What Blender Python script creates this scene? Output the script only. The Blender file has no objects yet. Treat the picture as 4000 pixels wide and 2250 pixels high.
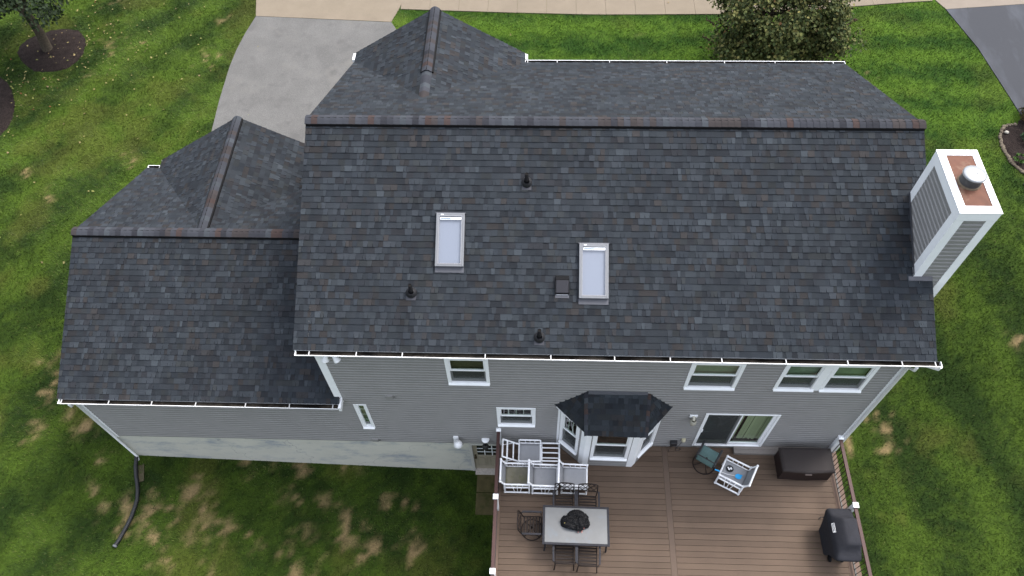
import bpy, math, random
import numpy as np
from mathutils import Vector, Matrix, noise
R=math.radians
rng=random.Random(7)
S=bpy.context.scene
COL=S.collection

# ------------------------------------------------------------------ mesh builder
class MB:
    def __init__(s): s.v=[];s.f=[];s.c=[];s.s=[];s.T=None
    def add(s,vs,fs,col=None,sm=False):
        n=len(s.v)
        for p in vs:
            p=Vector(p)
            if s.T is not None: p=s.T@p
            s.v.append(p)
        for f in fs:
            s.f.append([i+n for i in f]);s.c.append(col);s.s.append(sm)
        return s
    def quad(s,a,b,c,d,col=None): return s.add([a,b,c,d],[(0,1,2,3)],col)
    def hexa(s,p,col=None):   # p: 4 bottom ccw, 4 top ccw
        return s.add(p,[(3,2,1,0),(4,5,6,7),(0,1,5,4),(1,2,6,5),(2,3,7,6),(3,0,4,7)],col)
    def box(s,x0,y0,z0,x1,y1,z1,col=None):
        return s.hexa([(x0,y0,z0),(x1,y0,z0),(x1,y1,z0),(x0,y1,z0),(x0,y0,z1),(x1,y0,z1),(x1,y1,z1),(x0,y1,z1)],col)
    def beam(s,p,q,w,h,up=(0,0,1),col=None):
        p=Vector(p);q=Vector(q);d=(q-p).normalized();u=Vector(up)
        if abs(d.dot(u))>.99:u=Vector((0,1,0))
        a=d.cross(u).normalized();b=a.cross(d).normalized();a*=w/2;b*=h/2
        return s.hexa([p-a-b,p+a-b,p+a+b,p-a+b,q-a-b,q+a-b,q+a+b,q-a+b],col)
    def tube(s,pts,r,n=8,col=None,closed=False,caps=True):
        P=[Vector(p) for p in pts];m=len(P);vs=[];fs=[]
        rr=r if isinstance(r,(list,tuple)) else [r]*m
        prev=None
        for i in range(m):
            if closed:t=P[(i+1)%m]-P[i-1]
            else:t=P[min(i+1,m-1)]-P[max(i-1,0)]
            t.normalize()
            if prev is None:
                u=Vector((0,0,1)) if abs(t.z)<.9 else Vector((1,0,0))
                a=t.cross(u).normalized()
            else:
                a=(prev-t*prev.dot(t)).normalized()
            prev=a;b=t.cross(a)
            for k in range(n):
                an=2*math.pi*k/n
                vs.append(P[i]+(a*math.cos(an)+b*math.sin(an))*rr[i])
        L=m if closed else m-1
        for i in range(L):
            j=(i+1)%m
            for k in range(n):
                fs.append((i*n+k,i*n+(k+1)%n,j*n+(k+1)%n,j*n+k))
        s.add(vs,fs,col,True)
        if caps and not closed:
            s.add(vs[:n],[tuple(range(n-1,-1,-1))],col);s.add(vs[-n:],[tuple(range(n))],col)
        return s
    def lathe(s,prof,n=20,o=(0,0,0),col=None,sm=True):
        vs=[];fs=[];o=Vector(o)
        for r,z in prof:
            for k in range(n):
                a=2*math.pi*k/n;vs.append(o+Vector((r*math.cos(a),r*math.sin(a),z)))
        for i in range(len(prof)-1):
            for k in range(n):
                fs.append((i*n+k,i*n+(k+1)%n,(i+1)*n+(k+1)%n,(i+1)*n+k))
        s.add(vs,fs,col,sm)
        return s
    def disc(s,r,z,n=20,o=(0,0,0),col=None):
        o=Vector(o);return s.add([o+Vector((r*math.cos(2*math.pi*k/n),r*math.sin(2*math.pi*k/n),z)) for k in range(n)],[tuple(range(n))],col)
    def prism(s,poly,z0,z1,col=None):
        n=len(poly)
        vs=[(x,y,z0) for x,y in poly]+[(x,y,z1) for x,y in poly]
        fs=[tuple(range(n-1,-1,-1)),tuple(range(n,2*n))]+[(i,(i+1)%n,(i+1)%n+n,i+n) for i in range(n)]
        return s.add(vs,fs,col)
    def build(s,name,m,parent=None,bevel=0,seg=2):
        me=bpy.data.meshes.new(name)
        me.from_pydata([tuple(p) for p in s.v],[],s.f)
        if any(c is not None for c in s.c):
            at=me.color_attributes.new('Col','FLOAT_COLOR','CORNER')
            buf=[]
            for f,c in zip(s.f,s.c):
                c=c or (.5,.5,.5)
                buf+=list((c[0],c[1],c[2],1.0))*len(f)
            at.data.foreach_set('color',buf)
        if any(s.s): me.polygons.foreach_set('use_smooth',s.s)
        me.materials.append(m);me.update()
        return link(name,me,parent,bevel,seg)
def link(name,me,parent=None,bevel=0,seg=2):
    o=bpy.data.objects.new(name,me);COL.objects.link(o)
    if parent is not None:
        o.parent=parent
        if parent.type=='EMPTY' and parent.get('_w'):
            o.matrix_parent_inverse=Matrix.Translation(-Vector(parent.location))
    if bevel:
        b=o.modifiers.new('Bevel','BEVEL');b.width=bevel;b.segments=seg;b.limit_method='ANGLE';b.angle_limit=R(40)
    return o
def tag(o,label,cat,group=None):
    o['label']=label;o['category']=cat
    if group:o['group']=group
    return o
WORLD=[]
def thing(name,label,cat,loc=(0,0,0),rz=0,group=None,world=False):
    o=bpy.data.objects.new(name,None);COL.objects.link(o);o.empty_display_size=.2
    o.location=loc;o.rotation_euler=(0,0,rz)
    if world:o['_w']=1;WORLD.append(o)
    return tag(o,label,cat,group)
def dup(o,label=None,parent=None):
    c=o.copy();COL.objects.link(c)
    if parent is not None:c.parent=parent
    for ch in list(o.children):dup(ch,None,c)
    if label:c['label']=label
    return c

# ------------------------------------------------------------------ materials
K=.76
def M(name,col,rough=.7,spec=.3,metal=0,attr=False,n1=None,n2=None,bump=None,trans=None):
    """n1/n2: (scale, amount, detail) multiply noise; bump: (scale,strength,dist)"""
    m=bpy.data.materials.new(name);m.use_nodes=True;nt=m.node_tree;N=nt.nodes;L=nt.links
    if max(col)<.7:col=tuple(q*K for q in col)
    b=N['Principled BSDF'];b.inputs['Roughness'].default_value=rough
    b.inputs['Specular IOR Level'].default_value=spec;b.inputs['Metallic'].default_value=metal
    tc=N.new('ShaderNodeTexCoord')
    if attr:
        a=N.new('ShaderNodeVertexColor');a.layer_name='Col';kx=N.new('ShaderNodeVectorMath');kx.operation='SCALE';kx.inputs['Scale'].default_value=K;L.new(a.outputs['Color'],kx.inputs[0]);out=kx.outputs[0]
    else:
        a=N.new('ShaderNodeRGB');a.outputs[0].default_value=(*col,1);out=a.outputs[0]
    for nn in (n1,n2):
        if not nn:continue
        t=N.new('ShaderNodeTexNoise');t.inputs['Scale'].default_value=nn[0];t.inputs['Detail'].default_value=nn[2] if len(nn)>2 else 4
        t.inputs['Roughness'].default_value=.65
        L.new(tc.outputs['Object'],t.inputs['Vector'])
        mr=N.new('ShaderNodeMapRange');mr.inputs['From Min'].default_value=.3;mr.inputs['From Max'].default_value=.7
        mr.inputs['To Min'].default_value=1-nn[1];mr.inputs['To Max'].default_value=1+nn[1]
        L.new(t.outputs['Fac'],mr.inputs['Value'])
        x=N.new('ShaderNodeVectorMath');x.operation='SCALE'
        L.new(out,x.inputs[0]);L.new(mr.outputs[0],x.inputs['Scale']);out=x.outputs[0]
    L.new(out,b.inputs['Base Color'])
    if bump:
        t=N.new('ShaderNodeTexNoise');t.inputs['Scale'].default_value=bump[0];t.inputs['Detail'].default_value=5
        L.new(tc.outputs['Object'],t.inputs['Vector'])
        bp=N.new('ShaderNodeBump');bp.inputs['Strength'].default_value=bump[1];bp.inputs['Distance'].default_value=bump[2]
        L.new(t.outputs['Fac'],bp.inputs['Height']);L.new(bp.outputs[0],b.inputs['Normal'])
    if trans:b.inputs['Subsurface Weight'].default_value=0
    m['_b']=1
    return m
def mixnoise(m,scale,lo,hi,col,detail=6,stretch=(1,1,1),rough=.6):
    """mix another colour into the base where noise is high (stains, wear)"""
    nt=m.node_tree;N=nt.nodes;L=nt.links;b=N['Principled BSDF']
    src=b.inputs['Base Color'].links[0].from_socket
    tc=N.new('ShaderNodeTexCoord');mp=N.new('ShaderNodeMapping');mp.inputs['Scale'].default_value=stretch
    t=N.new('ShaderNodeTexNoise');t.inputs['Scale'].default_value=scale;t.inputs['Detail'].default_value=detail;t.inputs['Roughness'].default_value=rough
    mr=N.new('ShaderNodeMapRange');mr.inputs['From Min'].default_value=lo;mr.inputs['From Max'].default_value=hi
    mx=N.new('ShaderNodeMix');mx.data_type='RGBA'
    L.new(tc.outputs['Object'],mp.inputs[0]);L.new(mp.outputs[0],t.inputs['Vector']);L.new(t.outputs['Fac'],mr.inputs['Value'])
    L.new(mr.outputs[0],mx.inputs['Factor']);L.new(src,mx.inputs['A']);mx.inputs['B'].default_value=(*[q*K for q in col],1)
    L.new(mx.outputs['Result'],b.inputs['Base Color'])
    return m
def cracks(m,scale,width,col,dist=.35,seed=0.0,rot=0):
    nt=m.node_tree;N=nt.nodes;L=nt.links;b=N['Principled BSDF'];src=b.inputs['Base Color'].links[0].from_socket
    tc=N.new('ShaderNodeTexCoord');mp=N.new('ShaderNodeMapping');mp.inputs['Location'].default_value=(seed,seed*.7,0);L.new(tc.outputs['Object'],mp.inputs[0])
    nz=N.new('ShaderNodeTexNoise');nz.inputs['Scale'].default_value=2.2;nz.inputs['Detail'].default_value=6;L.new(mp.outputs[0],nz.inputs['Vector'])
    ad=N.new('ShaderNodeVectorMath');ad.operation='MULTIPLY_ADD';ad.inputs[1].default_value=(dist,)*3;L.new(nz.outputs['Color'],ad.inputs[0]);L.new(mp.outputs[0],ad.inputs[2])
    v=N.new('ShaderNodeTexVoronoi');v.feature='DISTANCE_TO_EDGE';v.inputs['Scale'].default_value=scale;L.new(ad.outputs[0],v.inputs['Vector'])
    mr=N.new('ShaderNodeMapRange');mr.inputs['From Min'].default_value=width;mr.inputs['From Max'].default_value=width*2.2;mr.inputs['To Min'].default_value=.75;mr.inputs['To Max'].default_value=0
    L.new(v.outputs['Distance'],mr.inputs['Value'])
    mx=N.new('ShaderNodeMix');mx.data_type='RGBA';L.new(mr.outputs[0],mx.inputs['Factor']);L.new(src,mx.inputs['A']);mx.inputs['B'].default_value=(*[q*K for q in col],1);L.new(mx.outputs['Result'],b.inputs['Base Color'])
    return m
def glassmat(name,tint,rough=.02,refl=.10):
    m=bpy.data.materials.new(name);m.use_nodes=True;nt=m.node_tree;N=nt.nodes;L=nt.links
    N.remove(N['Principled BSDF']);o=N['Material Output']
    t=N.new('ShaderNodeBsdfTransparent');t.inputs[0].default_value=(*tint,1)
    g=N.new('ShaderNodeBsdfGlossy');g.inputs['Roughness'].default_value=rough
    lw=N.new('ShaderNodeLayerWeight');lw.inputs[0].default_value=.5
    pw=N.new('ShaderNodeMath');pw.operation='POWER';pw.inputs[1].default_value=4;L.new(lw.outputs['Facing'],pw.inputs[0])
    f=N.new('ShaderNodeMath');f.operation='MULTIPLY_ADD';f.inputs[1].default_value=.75;f.inputs[2].default_value=refl;L.new(pw.outputs[0],f.inputs[0])
    x=N.new('ShaderNodeMixShader');L.new(f.outputs[0],x.inputs[0]);L.new(t.outputs[0],x.inputs[1]);L.new(g.outputs[0],x.inputs[2]);L.new(x.outputs[0],o.inputs[0])
    return m
def meshmat(name,col,alpha):
    m=bpy.data.materials.new(name);m.use_nodes=True;nt=m.node_tree;N=nt.nodes;L=nt.links
    b=N['Principled BSDF'];b.inputs['Base Color'].default_value=(*col,1);b.inputs['Roughness'].default_value=.8
    b.inputs['Alpha'].default_value=alpha
    return m
SH=M('asphalt_shingle',(0,0,0),.95,.10,attr=True,n1=(90,.16,3),n2=(1.1,.13,4),bump=(160,.5,.004))
CAPM=M('ridge_shingle',(0,0,0),.95,.10,attr=True,n1=(80,.14,3))
SID=M('vinyl_siding',(.285,.278,.270),.5,.35,n1=(2.2,.05,5),n2=(40,.03,2))
WHT=M('white_trim',(.80,.81,.82),.45,.4,n1=(3,.04,5))
WHT2=M('white_gutter',(.72,.725,.73),.4,.4)
HANG=M('gutter_hanger_metal',(.55,.55,.54),.5,.3)
DIRT=mixnoise(M('gutter_dirt',(.05,.042,.033),.95,.1,n1=(14,.5,6)),1.1,.46,.60,(.006,.005,.004),7,(1,3,3))
FND=M('painted_block_wall',(.62,.605,.53),.85,.2,n1=(1.2,.06,5))
mixnoise(FND,.55,.505,.63,(.35,.38,.405),9,(1,1,2.2),.75);mixnoise(FND,3.5,.59,.70,(.26,.30,.34),8,(1,1,2.6),.75)
cracks(FND,.30,.0016,(.34,.34,.33),.9,1.7)
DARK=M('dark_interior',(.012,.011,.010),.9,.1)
VENT=M('black_vent_plastic',(.008,.008,.009),.8,.12)
BOOTF=M('boot_flashing',(.045,.046,.055),.6,.3)
PVCB=M('vent_boot_rubber',(.014,.014,.016),.5,.4)
GREYM=M('grey_coated_metal',(.20,.205,.215),.4,.5,metal=.25,n1=(6,.05))
FLASH=M('grey_flashing',(.075,.077,.090),.5,.4,n1=(8,.08))
SKYB=M('skylight_shade',(.23,.25,.30),.8,.2)
GLASS=glassmat('window_glass',(.80,.90,.82),.02,.14)
SKYG=glassmat('skylight_glass',(.93,.95,.97))
BLIND=M('pale_green_shade',(.30,.36,.25),.8,.2,n1=(9,.12))
BLINDB=M('brown_shade',(.13,.10,.065),.8,.2,n1=(9,.2))
VBLIND=M('vertical_blind_vinyl',(.56,.58,.40),.6,.3)
SCREEN=meshmat('insect_screen',(.035,.04,.04),.62)
RUST=M('rusty_pan',(.125,.050,.029),.75,.3,n1=(3.5,.22,6));mixnoise(RUST,2.6,.52,.70,(.24,.15,.10),5)
GALV=M('galvanised_metal',(.30,.315,.33),.42,.5,metal=.45,n1=(9,.14,5))
MESHM=M('flue_mesh',(.060,.060,.062),.7,.3,metal=0,n1=(60,.3,2))
DECK=M('composite_board',(0,0,0),.75,.25,attr=True,n1=(30,.05,3),n2=(1.3,.09,4))
RAILM=M('brown_rail',(.066,.030,.026),.6,.3,n1=(12,.08))
BAL=M('dark_baluster',(.02,.016,.014),.5,.4)
PVC=M('white_pvc_pipe',(.82,.82,.83),.35,.45,n1=(14,.03))
SLING=M('grey_sling_fabric',(.36,.365,.38),.85,.2,n1=(120,.08,2),n2=(5,.06))
SLINGG=M('stained_sling_fabric',(.23,.215,.16),.85,.2,n1=(4,.2,5));mixnoise(SLINGG,3,.5,.7,(.16,.17,.07),4)
TEAL=M('teal_sling_fabric',(.14,.235,.225),.8,.25,n1=(60,.1,2),n2=(6,.12))
BLACKM=M('black_frame_metal',(.018,.019,.022),.45,.5)
BRONZE=M('dark_bronze_frame',(.020,.014,.012),.65,.18,n1=(20,.15))
BRONZEA=M('grey_bronze_arm',(.032,.032,.038),.65,.18,n1=(20,.12))
TTOP=M('frosted_table_glass',(.125,.130,.132),.35,.5,n1=(2.5,.10,5),n2=(30,.03));mixnoise(TTOP,3,.55,.75,(.13,.16,.195),5)
TFR=M('table_frame',(.030,.030,.036),.65,.18,n1=(18,.2,4))
BAG=M('black_plastic_film',(.005,.005,.006),.42,.14,bump=(22,.8,.02))
PINK=M('pink_ribbon',(.62,.26,.22),.6,.3)
YEL=M('yellow_scrap',(.55,.47,.16),.7,.2,n1=(40,.3))
BLUE=M('blue_plastic',(.015,.36,.78),.45,.4)
COVER=M('grill_cover_fabric',(.022,.0225,.028),.85,.25,n1=(90,.12,2),n2=(4,.14),bump=(7,.35,.03))
LETTER=M('white_print',(.72,.72,.72),.7,.2)
CONC=M('concrete_slab',(.20,.165,.122),.9,.2,n1=(70,.12,4),n2=(1.2,.08,5))
CONCY=M('mossy_concrete',(.095,.08,.038),.95,.1,n1=(5,.2,6));mixnoise(CONCY,3,.52,.68,(.05,.055,.018),6)
ASPH=M('aged_asphalt',(.128,.125,.119),.92,.2,n1=(30,.30,6),n2=(.8,.14,6));mixnoise(ASPH,.7,.56,.72,(.150,.144,.132),6)
mixnoise(ASPH,1.3,.55,.68,(.105,.102,.098),7)
ASPH2=M('sealed_asphalt',(.040,.0425,.050),.85,.25,n1=(70,.14,4));mixnoise(ASPH2,.55,.48,.66,(.066,.071,.084),5,(1.8,.6,1));
MULCH=M('bark_mulch',(.026,.019,.017),1,.1,n1=(34,.6,5),n2=(5,.25,4),bump=(30,1,.05))
STONE=M('edging_stone',(.15,.122,.09),.9,.2,n1=(20,.25,4))
BARK=M('tree_bark',(.085,.070,.052),.95,.1,n1=(18,.4,5),bump=(25,.8,.03))
LEAF=M('leaf',(0,0,0),.7,.15,attr=True)
GRASS=M('grass_blade',(0,0,0),.7,.25,attr=True)
LAWN=M('lawn_soil',(0,0,0),.95,.1,attr=True,n1=(16,.35,6),n2=(60,.25,3))
PIPE=M('black_corrugated_pipe',(.012,.0125,.014),.5,.4)
WOOD=M('weathered_board',(.085,.075,.045),.9,.1,n1=(20,.25))
BEIGE=M('beige_door_paint',(.36,.32,.24),.5,.35,n1=(4,.05))
BRASS=M('dark_brass',(.10,.07,.035),.4,.5,metal=.7)
WEAVE=M('resin_wicker',(.030,.022,.021),.5,.4,n1=(5,.08))
WEAVEB=M('resin_wicker_body',(.024,.013,.012),.6,.35,n1=(8,.1))
def weave(m,st):
    nt=m.node_tree;N=nt.nodes;L=nt.links;b=N['Principled BSDF']
    tc=N.new('ShaderNodeTexCoord');w=[]
    for d in ('X','Y'):
        t=N.new('ShaderNodeTexWave');t.bands_direction=d;t.inputs['Scale'].default_value=st;t.inputs['Distortion'].default_value=.4
        L.new(tc.outputs['Object'],t.inputs['Vector']);w.append(t)
    a=N.new('ShaderNodeMath');a.operation='MULTIPLY';L.new(w[0].outputs['Fac'],a.inputs[0]);L.new(w[1].outputs['Fac'],a.inputs[1])
    bp=N.new('ShaderNodeBump');bp.inputs['Strength'].default_value=1;bp.inputs['Distance'].default_value=.012
    L.new(a.outputs[0],bp.inputs['Height']);L.new(bp.outputs[0],b.inputs['Normal'])
weave(WEAVE,14)
STEP=M('step_board',(.24,.215,.195),.7,.3,n1=(25,.08))
GLOBE=M('jelly_jar_glass',(.42,.40,.33),.25,.5)
BLKL=M('black_lamp_shade',(.03,.03,.028),.6,.3)

# ------------------------------------------------------------------ noise helpers (numpy)
def vnoise(x,y,seed=0):
    xi=np.floor(x).astype(np.int64);yi=np.floor(y).astype(np.int64);fx=x-xi;fy=y-yi
    fx=fx*fx*(3-2*fx);fy=fy*fy*(3-2*fy)
    def h(a,b):
        n=(a*374761393+b*668265263+seed*1442695041)&0x7fffffff
        n=((n^(n>>13))*1274126177)&0x7fffffff
        n=(n^(n>>16))&0xffff
        return n/65535.0
    return (h(xi,yi)*(1-fx)+h(xi+1,yi)*fx)*(1-fy)+(h(xi,yi+1)*(1-fx)+h(xi+1,yi+1)*fx)*fy
def fbm(x,y,seed=0,o=4):
    s=0;a=.5;t=0
    for i in range(o):
        s=s+a*vnoise(x,y,seed+i*17);t+=a;a*=.55;x=x*2.03+11.3;y=y*2.03+5.7
    return s/t
def sstep(a,b,x):
    t=np.clip((x-a)/(b-a),0,1);return t*t*(3-2*t)
def ground(x,y):
    x=np.asarray(x,float);y=np.asarray(y,float)
    zr=-1.54-.66*np.clip((x+11.4)/10.1,-.4,1)
    t=sstep(0,8.5,y)
    return zr+(-.5-zr)*t+.03*np.clip(y,-8,0)
def gz(x,y):return float(ground(x,y))

# ------------------------------------------------------------------ world, sun, camera
w=bpy.data.worlds.new('World');S.world=w;w.use_nodes=True
nt=w.node_tree;sky=nt.nodes.new('ShaderNodeTexSky');sky.sky_type='NISHITA';sky.sun_disc=False
sd=Vector((.76*math.cos(R(57)),.65*math.cos(R(57)),math.sin(R(57)))).normalized()
sky.sun_elevation=math.asin(sd.z);sky.sun_rotation=math.atan2(sd.x,sd.y)
sky.air_density=1.0;sky.dust_density=3.0;sky.ozone_density=1.0
hs=nt.nodes.new('ShaderNodeHueSaturation');hs.inputs['Saturation'].default_value=.42;nt.links.new(sky.outputs[0],hs.inputs['Color']);
wt=nt.nodes.new('ShaderNodeTexCoord');sx_=nt.nodes.new('ShaderNodeSeparateXYZ');nt.links.new(wt.outputs['Generated'],sx_.inputs[0])
mr_=nt.nodes.new('ShaderNodeMapRange');mr_.inputs['From Min'].default_value=0;mr_.inputs['From Max'].default_value=1;mr_.inputs['To Min'].default_value=.5;mr_.inputs['To Max'].default_value=1.75;nt.links.new(sx_.outputs['Z'],mr_.inputs['Value'])   # overcast: brighter overhead than at the horizon
vm_=nt.nodes.new('ShaderNodeVectorMath');vm_.operation='SCALE';nt.links.new(hs.outputs[0],vm_.inputs[0]);nt.links.new(mr_.outputs[0],vm_.inputs['Scale']);nt.links.new(vm_.outputs[0],nt.nodes['Background'].inputs[0]);nt.nodes['Background'].inputs[1].default_value=.14
sl=bpy.data.lights.new('sun','SUN');sl.energy=.75;sl.angle=R(15);sl.color=(1,.955,.89)
so=bpy.data.objects.new('sun',sl);COL.objects.link(so);so.rotation_euler=sd.to_track_quat('Z','Y').to_euler();so.location=(20,20,40)
cam=bpy.data.cameras.new('camera');cam.sensor_width=36;cam.lens=26.956;cam.clip_end=5000;cam.clip_start=.1
co=bpy.data.objects.new('camera',cam);COL.objects.link(co);co.location=(.4798,-8.0739,20.0475);co.rotation_euler=(.5836,.0201,.0308)
S.camera=co
vs=S.view_settings;vs.view_transform='Standard';vs.look='None';vs.gamma=1;vs.exposure=1.62
S.cycles.max_bounces=6;S.cycles.transparent_max_bounces=16

# ------------------------------------------------------------------ dimensions
XL,XR,OH,YR,ZR,ZE,YF=-4.81,8.91,.193,4.496,7.779,5.531,9.1
XCL,XCR=-4.4645,8.606
SLP=(ZR-ZE)/(YR+OH)
WXL,WXC,WZE,WYR,WZR,WYF=-11.49,-11.37,2.77,3.656,4.62,7.505
WSL=(WZR-WZE)/(WYR+OH)
DZ=.1
def rz_(y):return ZE+SLP*(y+OH)

# ------------------------------------------------------------------ roof shingles
PAL=[(0.0295, 0.0343, 0.0405), (0.0274, 0.0321, 0.0375), (0.0324, 0.0372, 0.0434), (0.0224, 0.0254, 0.0301), (0.0252, 0.0268, 0.0308), (0.0331, 0.0313, 0.0316), (0.0289, 0.029, 0.0308), (0.0381, 0.0447, 0.0515), (0.0252, 0.0298, 0.036), (0.0289, 0.0321, 0.0346)]
PW=[20,16,13,12,10,5,7,8,11,8]
EXP=.1429
def pick(r):
    c=r.choices(PAL,PW)[0];k=r.uniform(.9,1.1);return (c[0]*k,c[1]*k,c[2]*k)
def slope(mb,O,U,V,vmax,left,right,seed,thick=.014,up=1):
    r=random.Random(seed);O=Vector(O);U=Vector(U).normalized();V=Vector(V).normalized();N=U.cross(V).normalized()
    if N.z<0:N=-N
    P=lambda u,v,h:O+U*u+V*v+N*h
    n=int(math.ceil(vmax/EXP))
    for k in range(n):
        v0=k*EXP;v1=min(v0+EXP*1.12,vmax)
        if v1-v0<.01:continue
        la,lb=left(v0),left(v1);ra,rb=right(v0),right(v1)
        ulo=min(la,lb);uhi=max(ra,rb);u=ulo-r.uniform(0,.2);cur=pick(r)
        wob=r.uniform(-.004,.004)
        while u<uhi:
            wd=r.choice([.07,.085,.10,.11,.13,.15,.17]);
            if r.random()<.88:cur=pick(r)
            raised=r.random()<.42;h=thick+(.005 if raised else 0);t=.006 if raised else 0
            j=wob+r.uniform(-.002,.002)
            a0=max(u+t,la);b0=min(u+wd-t,ra);a1=max(u-t*.4,lb);b1=min(u+wd+t*.4,rb)
            u+=wd
            if b0<=a0 and b1<=a1:continue
            if b0<a0:a0=b0=(a0+b0)/2;a0=b0=min(max(a0,la),ra)
            if b1<a1:a1=b1=min(max((a1+b1)/2,lb),rb)
            c=cur
            if raised:c=tuple(q*1.14 for q in c)
            else:c=tuple(q*.90 for q in c)
            z1=.001+(.004 if raised else 0)
            A,B,C_,D=P(a0,v0+j,h),P(b0,v0+j,h),P(b1,v1,z1),P(a1,v1,z1)
            A2,B2=P(a0,v0+j,-.002),P(b0,v0+j,-.002)
            dk=tuple(q*.28 for q in c)
            mb.add([A,B,C_,D,A2,B2],[(0,1,2,3)] ,c);mb.add([A2,B2,B,A],[(0,1,2,3)],dk)
            if raised:
                mb.add([A,D,P(a1,v1,-.002),A2],[(0,1,2,3)],dk);mb.add([B,B2,P(b1,v1,-.002),C_],[(0,1,2,3)],dk)
        # continuous underlay so no gap shows
        mb.add([P(la,v0,.0005),P(ra,v0,.0005),P(rb,v1,.0005),P(lb,v1,.0005)],[(0,1,2,3)],(.03,.032,.036))
    return N
def lin(pts):
    return lambda v:float(np.interp(v,[p[0] for p in pts],[p[1] for p in pts]))
RCAP=[(.048,.051,.060)]*7+[(.040,.042,.050)]*3+[(.030,.031,.037)]*2+[(.056,.040,.037)]*2+[(.047,.041,.041)]*3+[(.058,.065,.074)]*2
def ridge_cap(mb,p0,p1,dl,dr,hw,lift,seed,step=EXP,flare=0):
    """cap shingles over a ridge: dl/dr unit vectors down each slope"""
    r=random.Random(seed);p0=Vector(p0);p1=Vector(p1);d=(p1-p0);L=d.length;d.normalize();dl=Vector(dl).normalized();dr=Vector(dr).normalized()
    n=max(1,int(L/step));up=-(dl+dr).normalized()
    for i in range(n):
        a=p0+d*(L*i/n);b=p0+d*(L*(i+1)/n+.012)
        c=r.choice(RCAP);k=r.uniform(.9,1.1);c=tuple(q*k for q in c)
        def sec(o,h):
            o=o+up*(lift+h);return [o+dl*hw-up*.004,o+dl*hw*.55+up*.001,o+dl*.03-up*.0,o+dr*.03,o+dr*hw*.55+up*.001,o+dr*hw-up*.004]
        s0=sec(a,.011);s1=sec(b,.003)
        vs_=s0+s1;fs=[(j,j+1,j+7,j+6) for j in range(5)]
        mb.add(vs_,fs,c,True)
        e=[q-up*.012 for q in s0];mb.add(s0+e,[(j,j+6,j+7,j+1) for j in range(5)],tuple(q*.5 for q in c))
        for q,dd in ((0,dl),(5,dr)):
            mb.add([s0[q],s1[q],s1[q]-up*.012,s0[q]-up*.012],[(0,1,2,3)],tuple(q2*.45 for q2 in c))
    e=sec(p1,.003);mb.add(e+[q-up*.02 for q in e],[(j,j+1,j+7,j+6) for j in range(5)],(.03,.03,.033))

# ------------------------------------------------------------------ siding walls
PROF=[(0,.022),(.072,.0235),(.092,.006),(.127,.0035)]   # (z in course, outward)
PITCH=.127
def siding(mb,o,u,nrm,L,z0,z1,top=None,holes=(),umin=0):
    """o: origin, u: horizontal unit, nrm: outward; top(z)->(ua,ub) clip for gables"""
    o=Vector(o);u=Vector(u);nrm=Vector(nrm)
    k=0
    while z0+k*PITCH<z1:
        zb=z0+k*PITCH;k+=1
        segs=[]
        for (a,ya),(b,yb) in zip(PROF[:-1],PROF[1:]):segs.append((zb+a,ya,zb+b,yb))
        segs.append((zb+PITCH,PROF[-1][1],zb+PITCH+.0001,PROF[0][1]))
        for za,ya,zc,yc in segs:
            if za>z1:continue
            zm=(za+zc)/2
            iv=[(umin,L)]
            if top:
                ua,ub=top(zm);iv=[(max(umin,ua),min(L,ub))]
            for (h0,h1,g0,g1) in holes:
                if g0<zm<g1:
                    ni=[]
                    for a,b in iv:
                        if h1<=a or h0>=b:ni.append((a,b))
                        else:
                            if h0>a:ni.append((a,h0))
                            if h1<b:ni.append((h1,b))
                    iv=ni
            for a,b in iv:
                if b-a<.005:continue
                q=lambda uu,z,y:o+u*uu+nrm*y+Vector((0,0,z))
                mb.quad(q(a,za,ya),q(b,za,ya),q(b,zc,yc),q(a,zc,yc))

# ------------------------------------------------------------------ HOUSE
house=thing('house','grey two storey house with dark shingled roof, white trim and lower garage wing','house',(-1.4,4.2,gz(-1.4,4)),world=True)
# window openings (casing outer) on the rear wall: x0,x1,z0,z1
W1=(-1.60,-.61,3.69,4.96);W2=(3.91,5.105,3.68,4.95);W3a=(5.975,6.92,3.69,4.96);W3b=(7.03,8.01,3.69,4.96)
W4=(-.52,.468,1.30,2.40);W5=(-4.13,-3.80,.96,2.425);SLD=(4.72,6.568,.215,2.30)
BDR=(-1.39,-.33,-2.2,-.10)
holes=[]
for a in (W1,W2,W4,W5):holes.append((a[0]+.05-WXC,a[1]-.05-WXC,a[2]+.05,a[3]-.05))
holes.append((W3a[0]+.05-WXC,W3b[1]-.05-WXC,W3a[2]+.05,W3a[3]-.05))
holes.append((SLD[0]+.03-WXC,SLD[1]-.03-WXC,SLD[2]-.4,SLD[3]-.03))
holes.append((1.06-WXC,3.64-WXC,-.1,2.6))
mb=MB();siding(mb,(WXC,0,0),(1,0,0),(0,-1,0),XCL-WXC+.03,0,2.62,holes=holes)
siding(mb,(WXC,0,0),(1,0,0),(0,-1,0),XCR-WXC,0,5.44,holes=holes,umin=XCL-WXC+.03)
mb.build('wall',SID,house)
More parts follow.
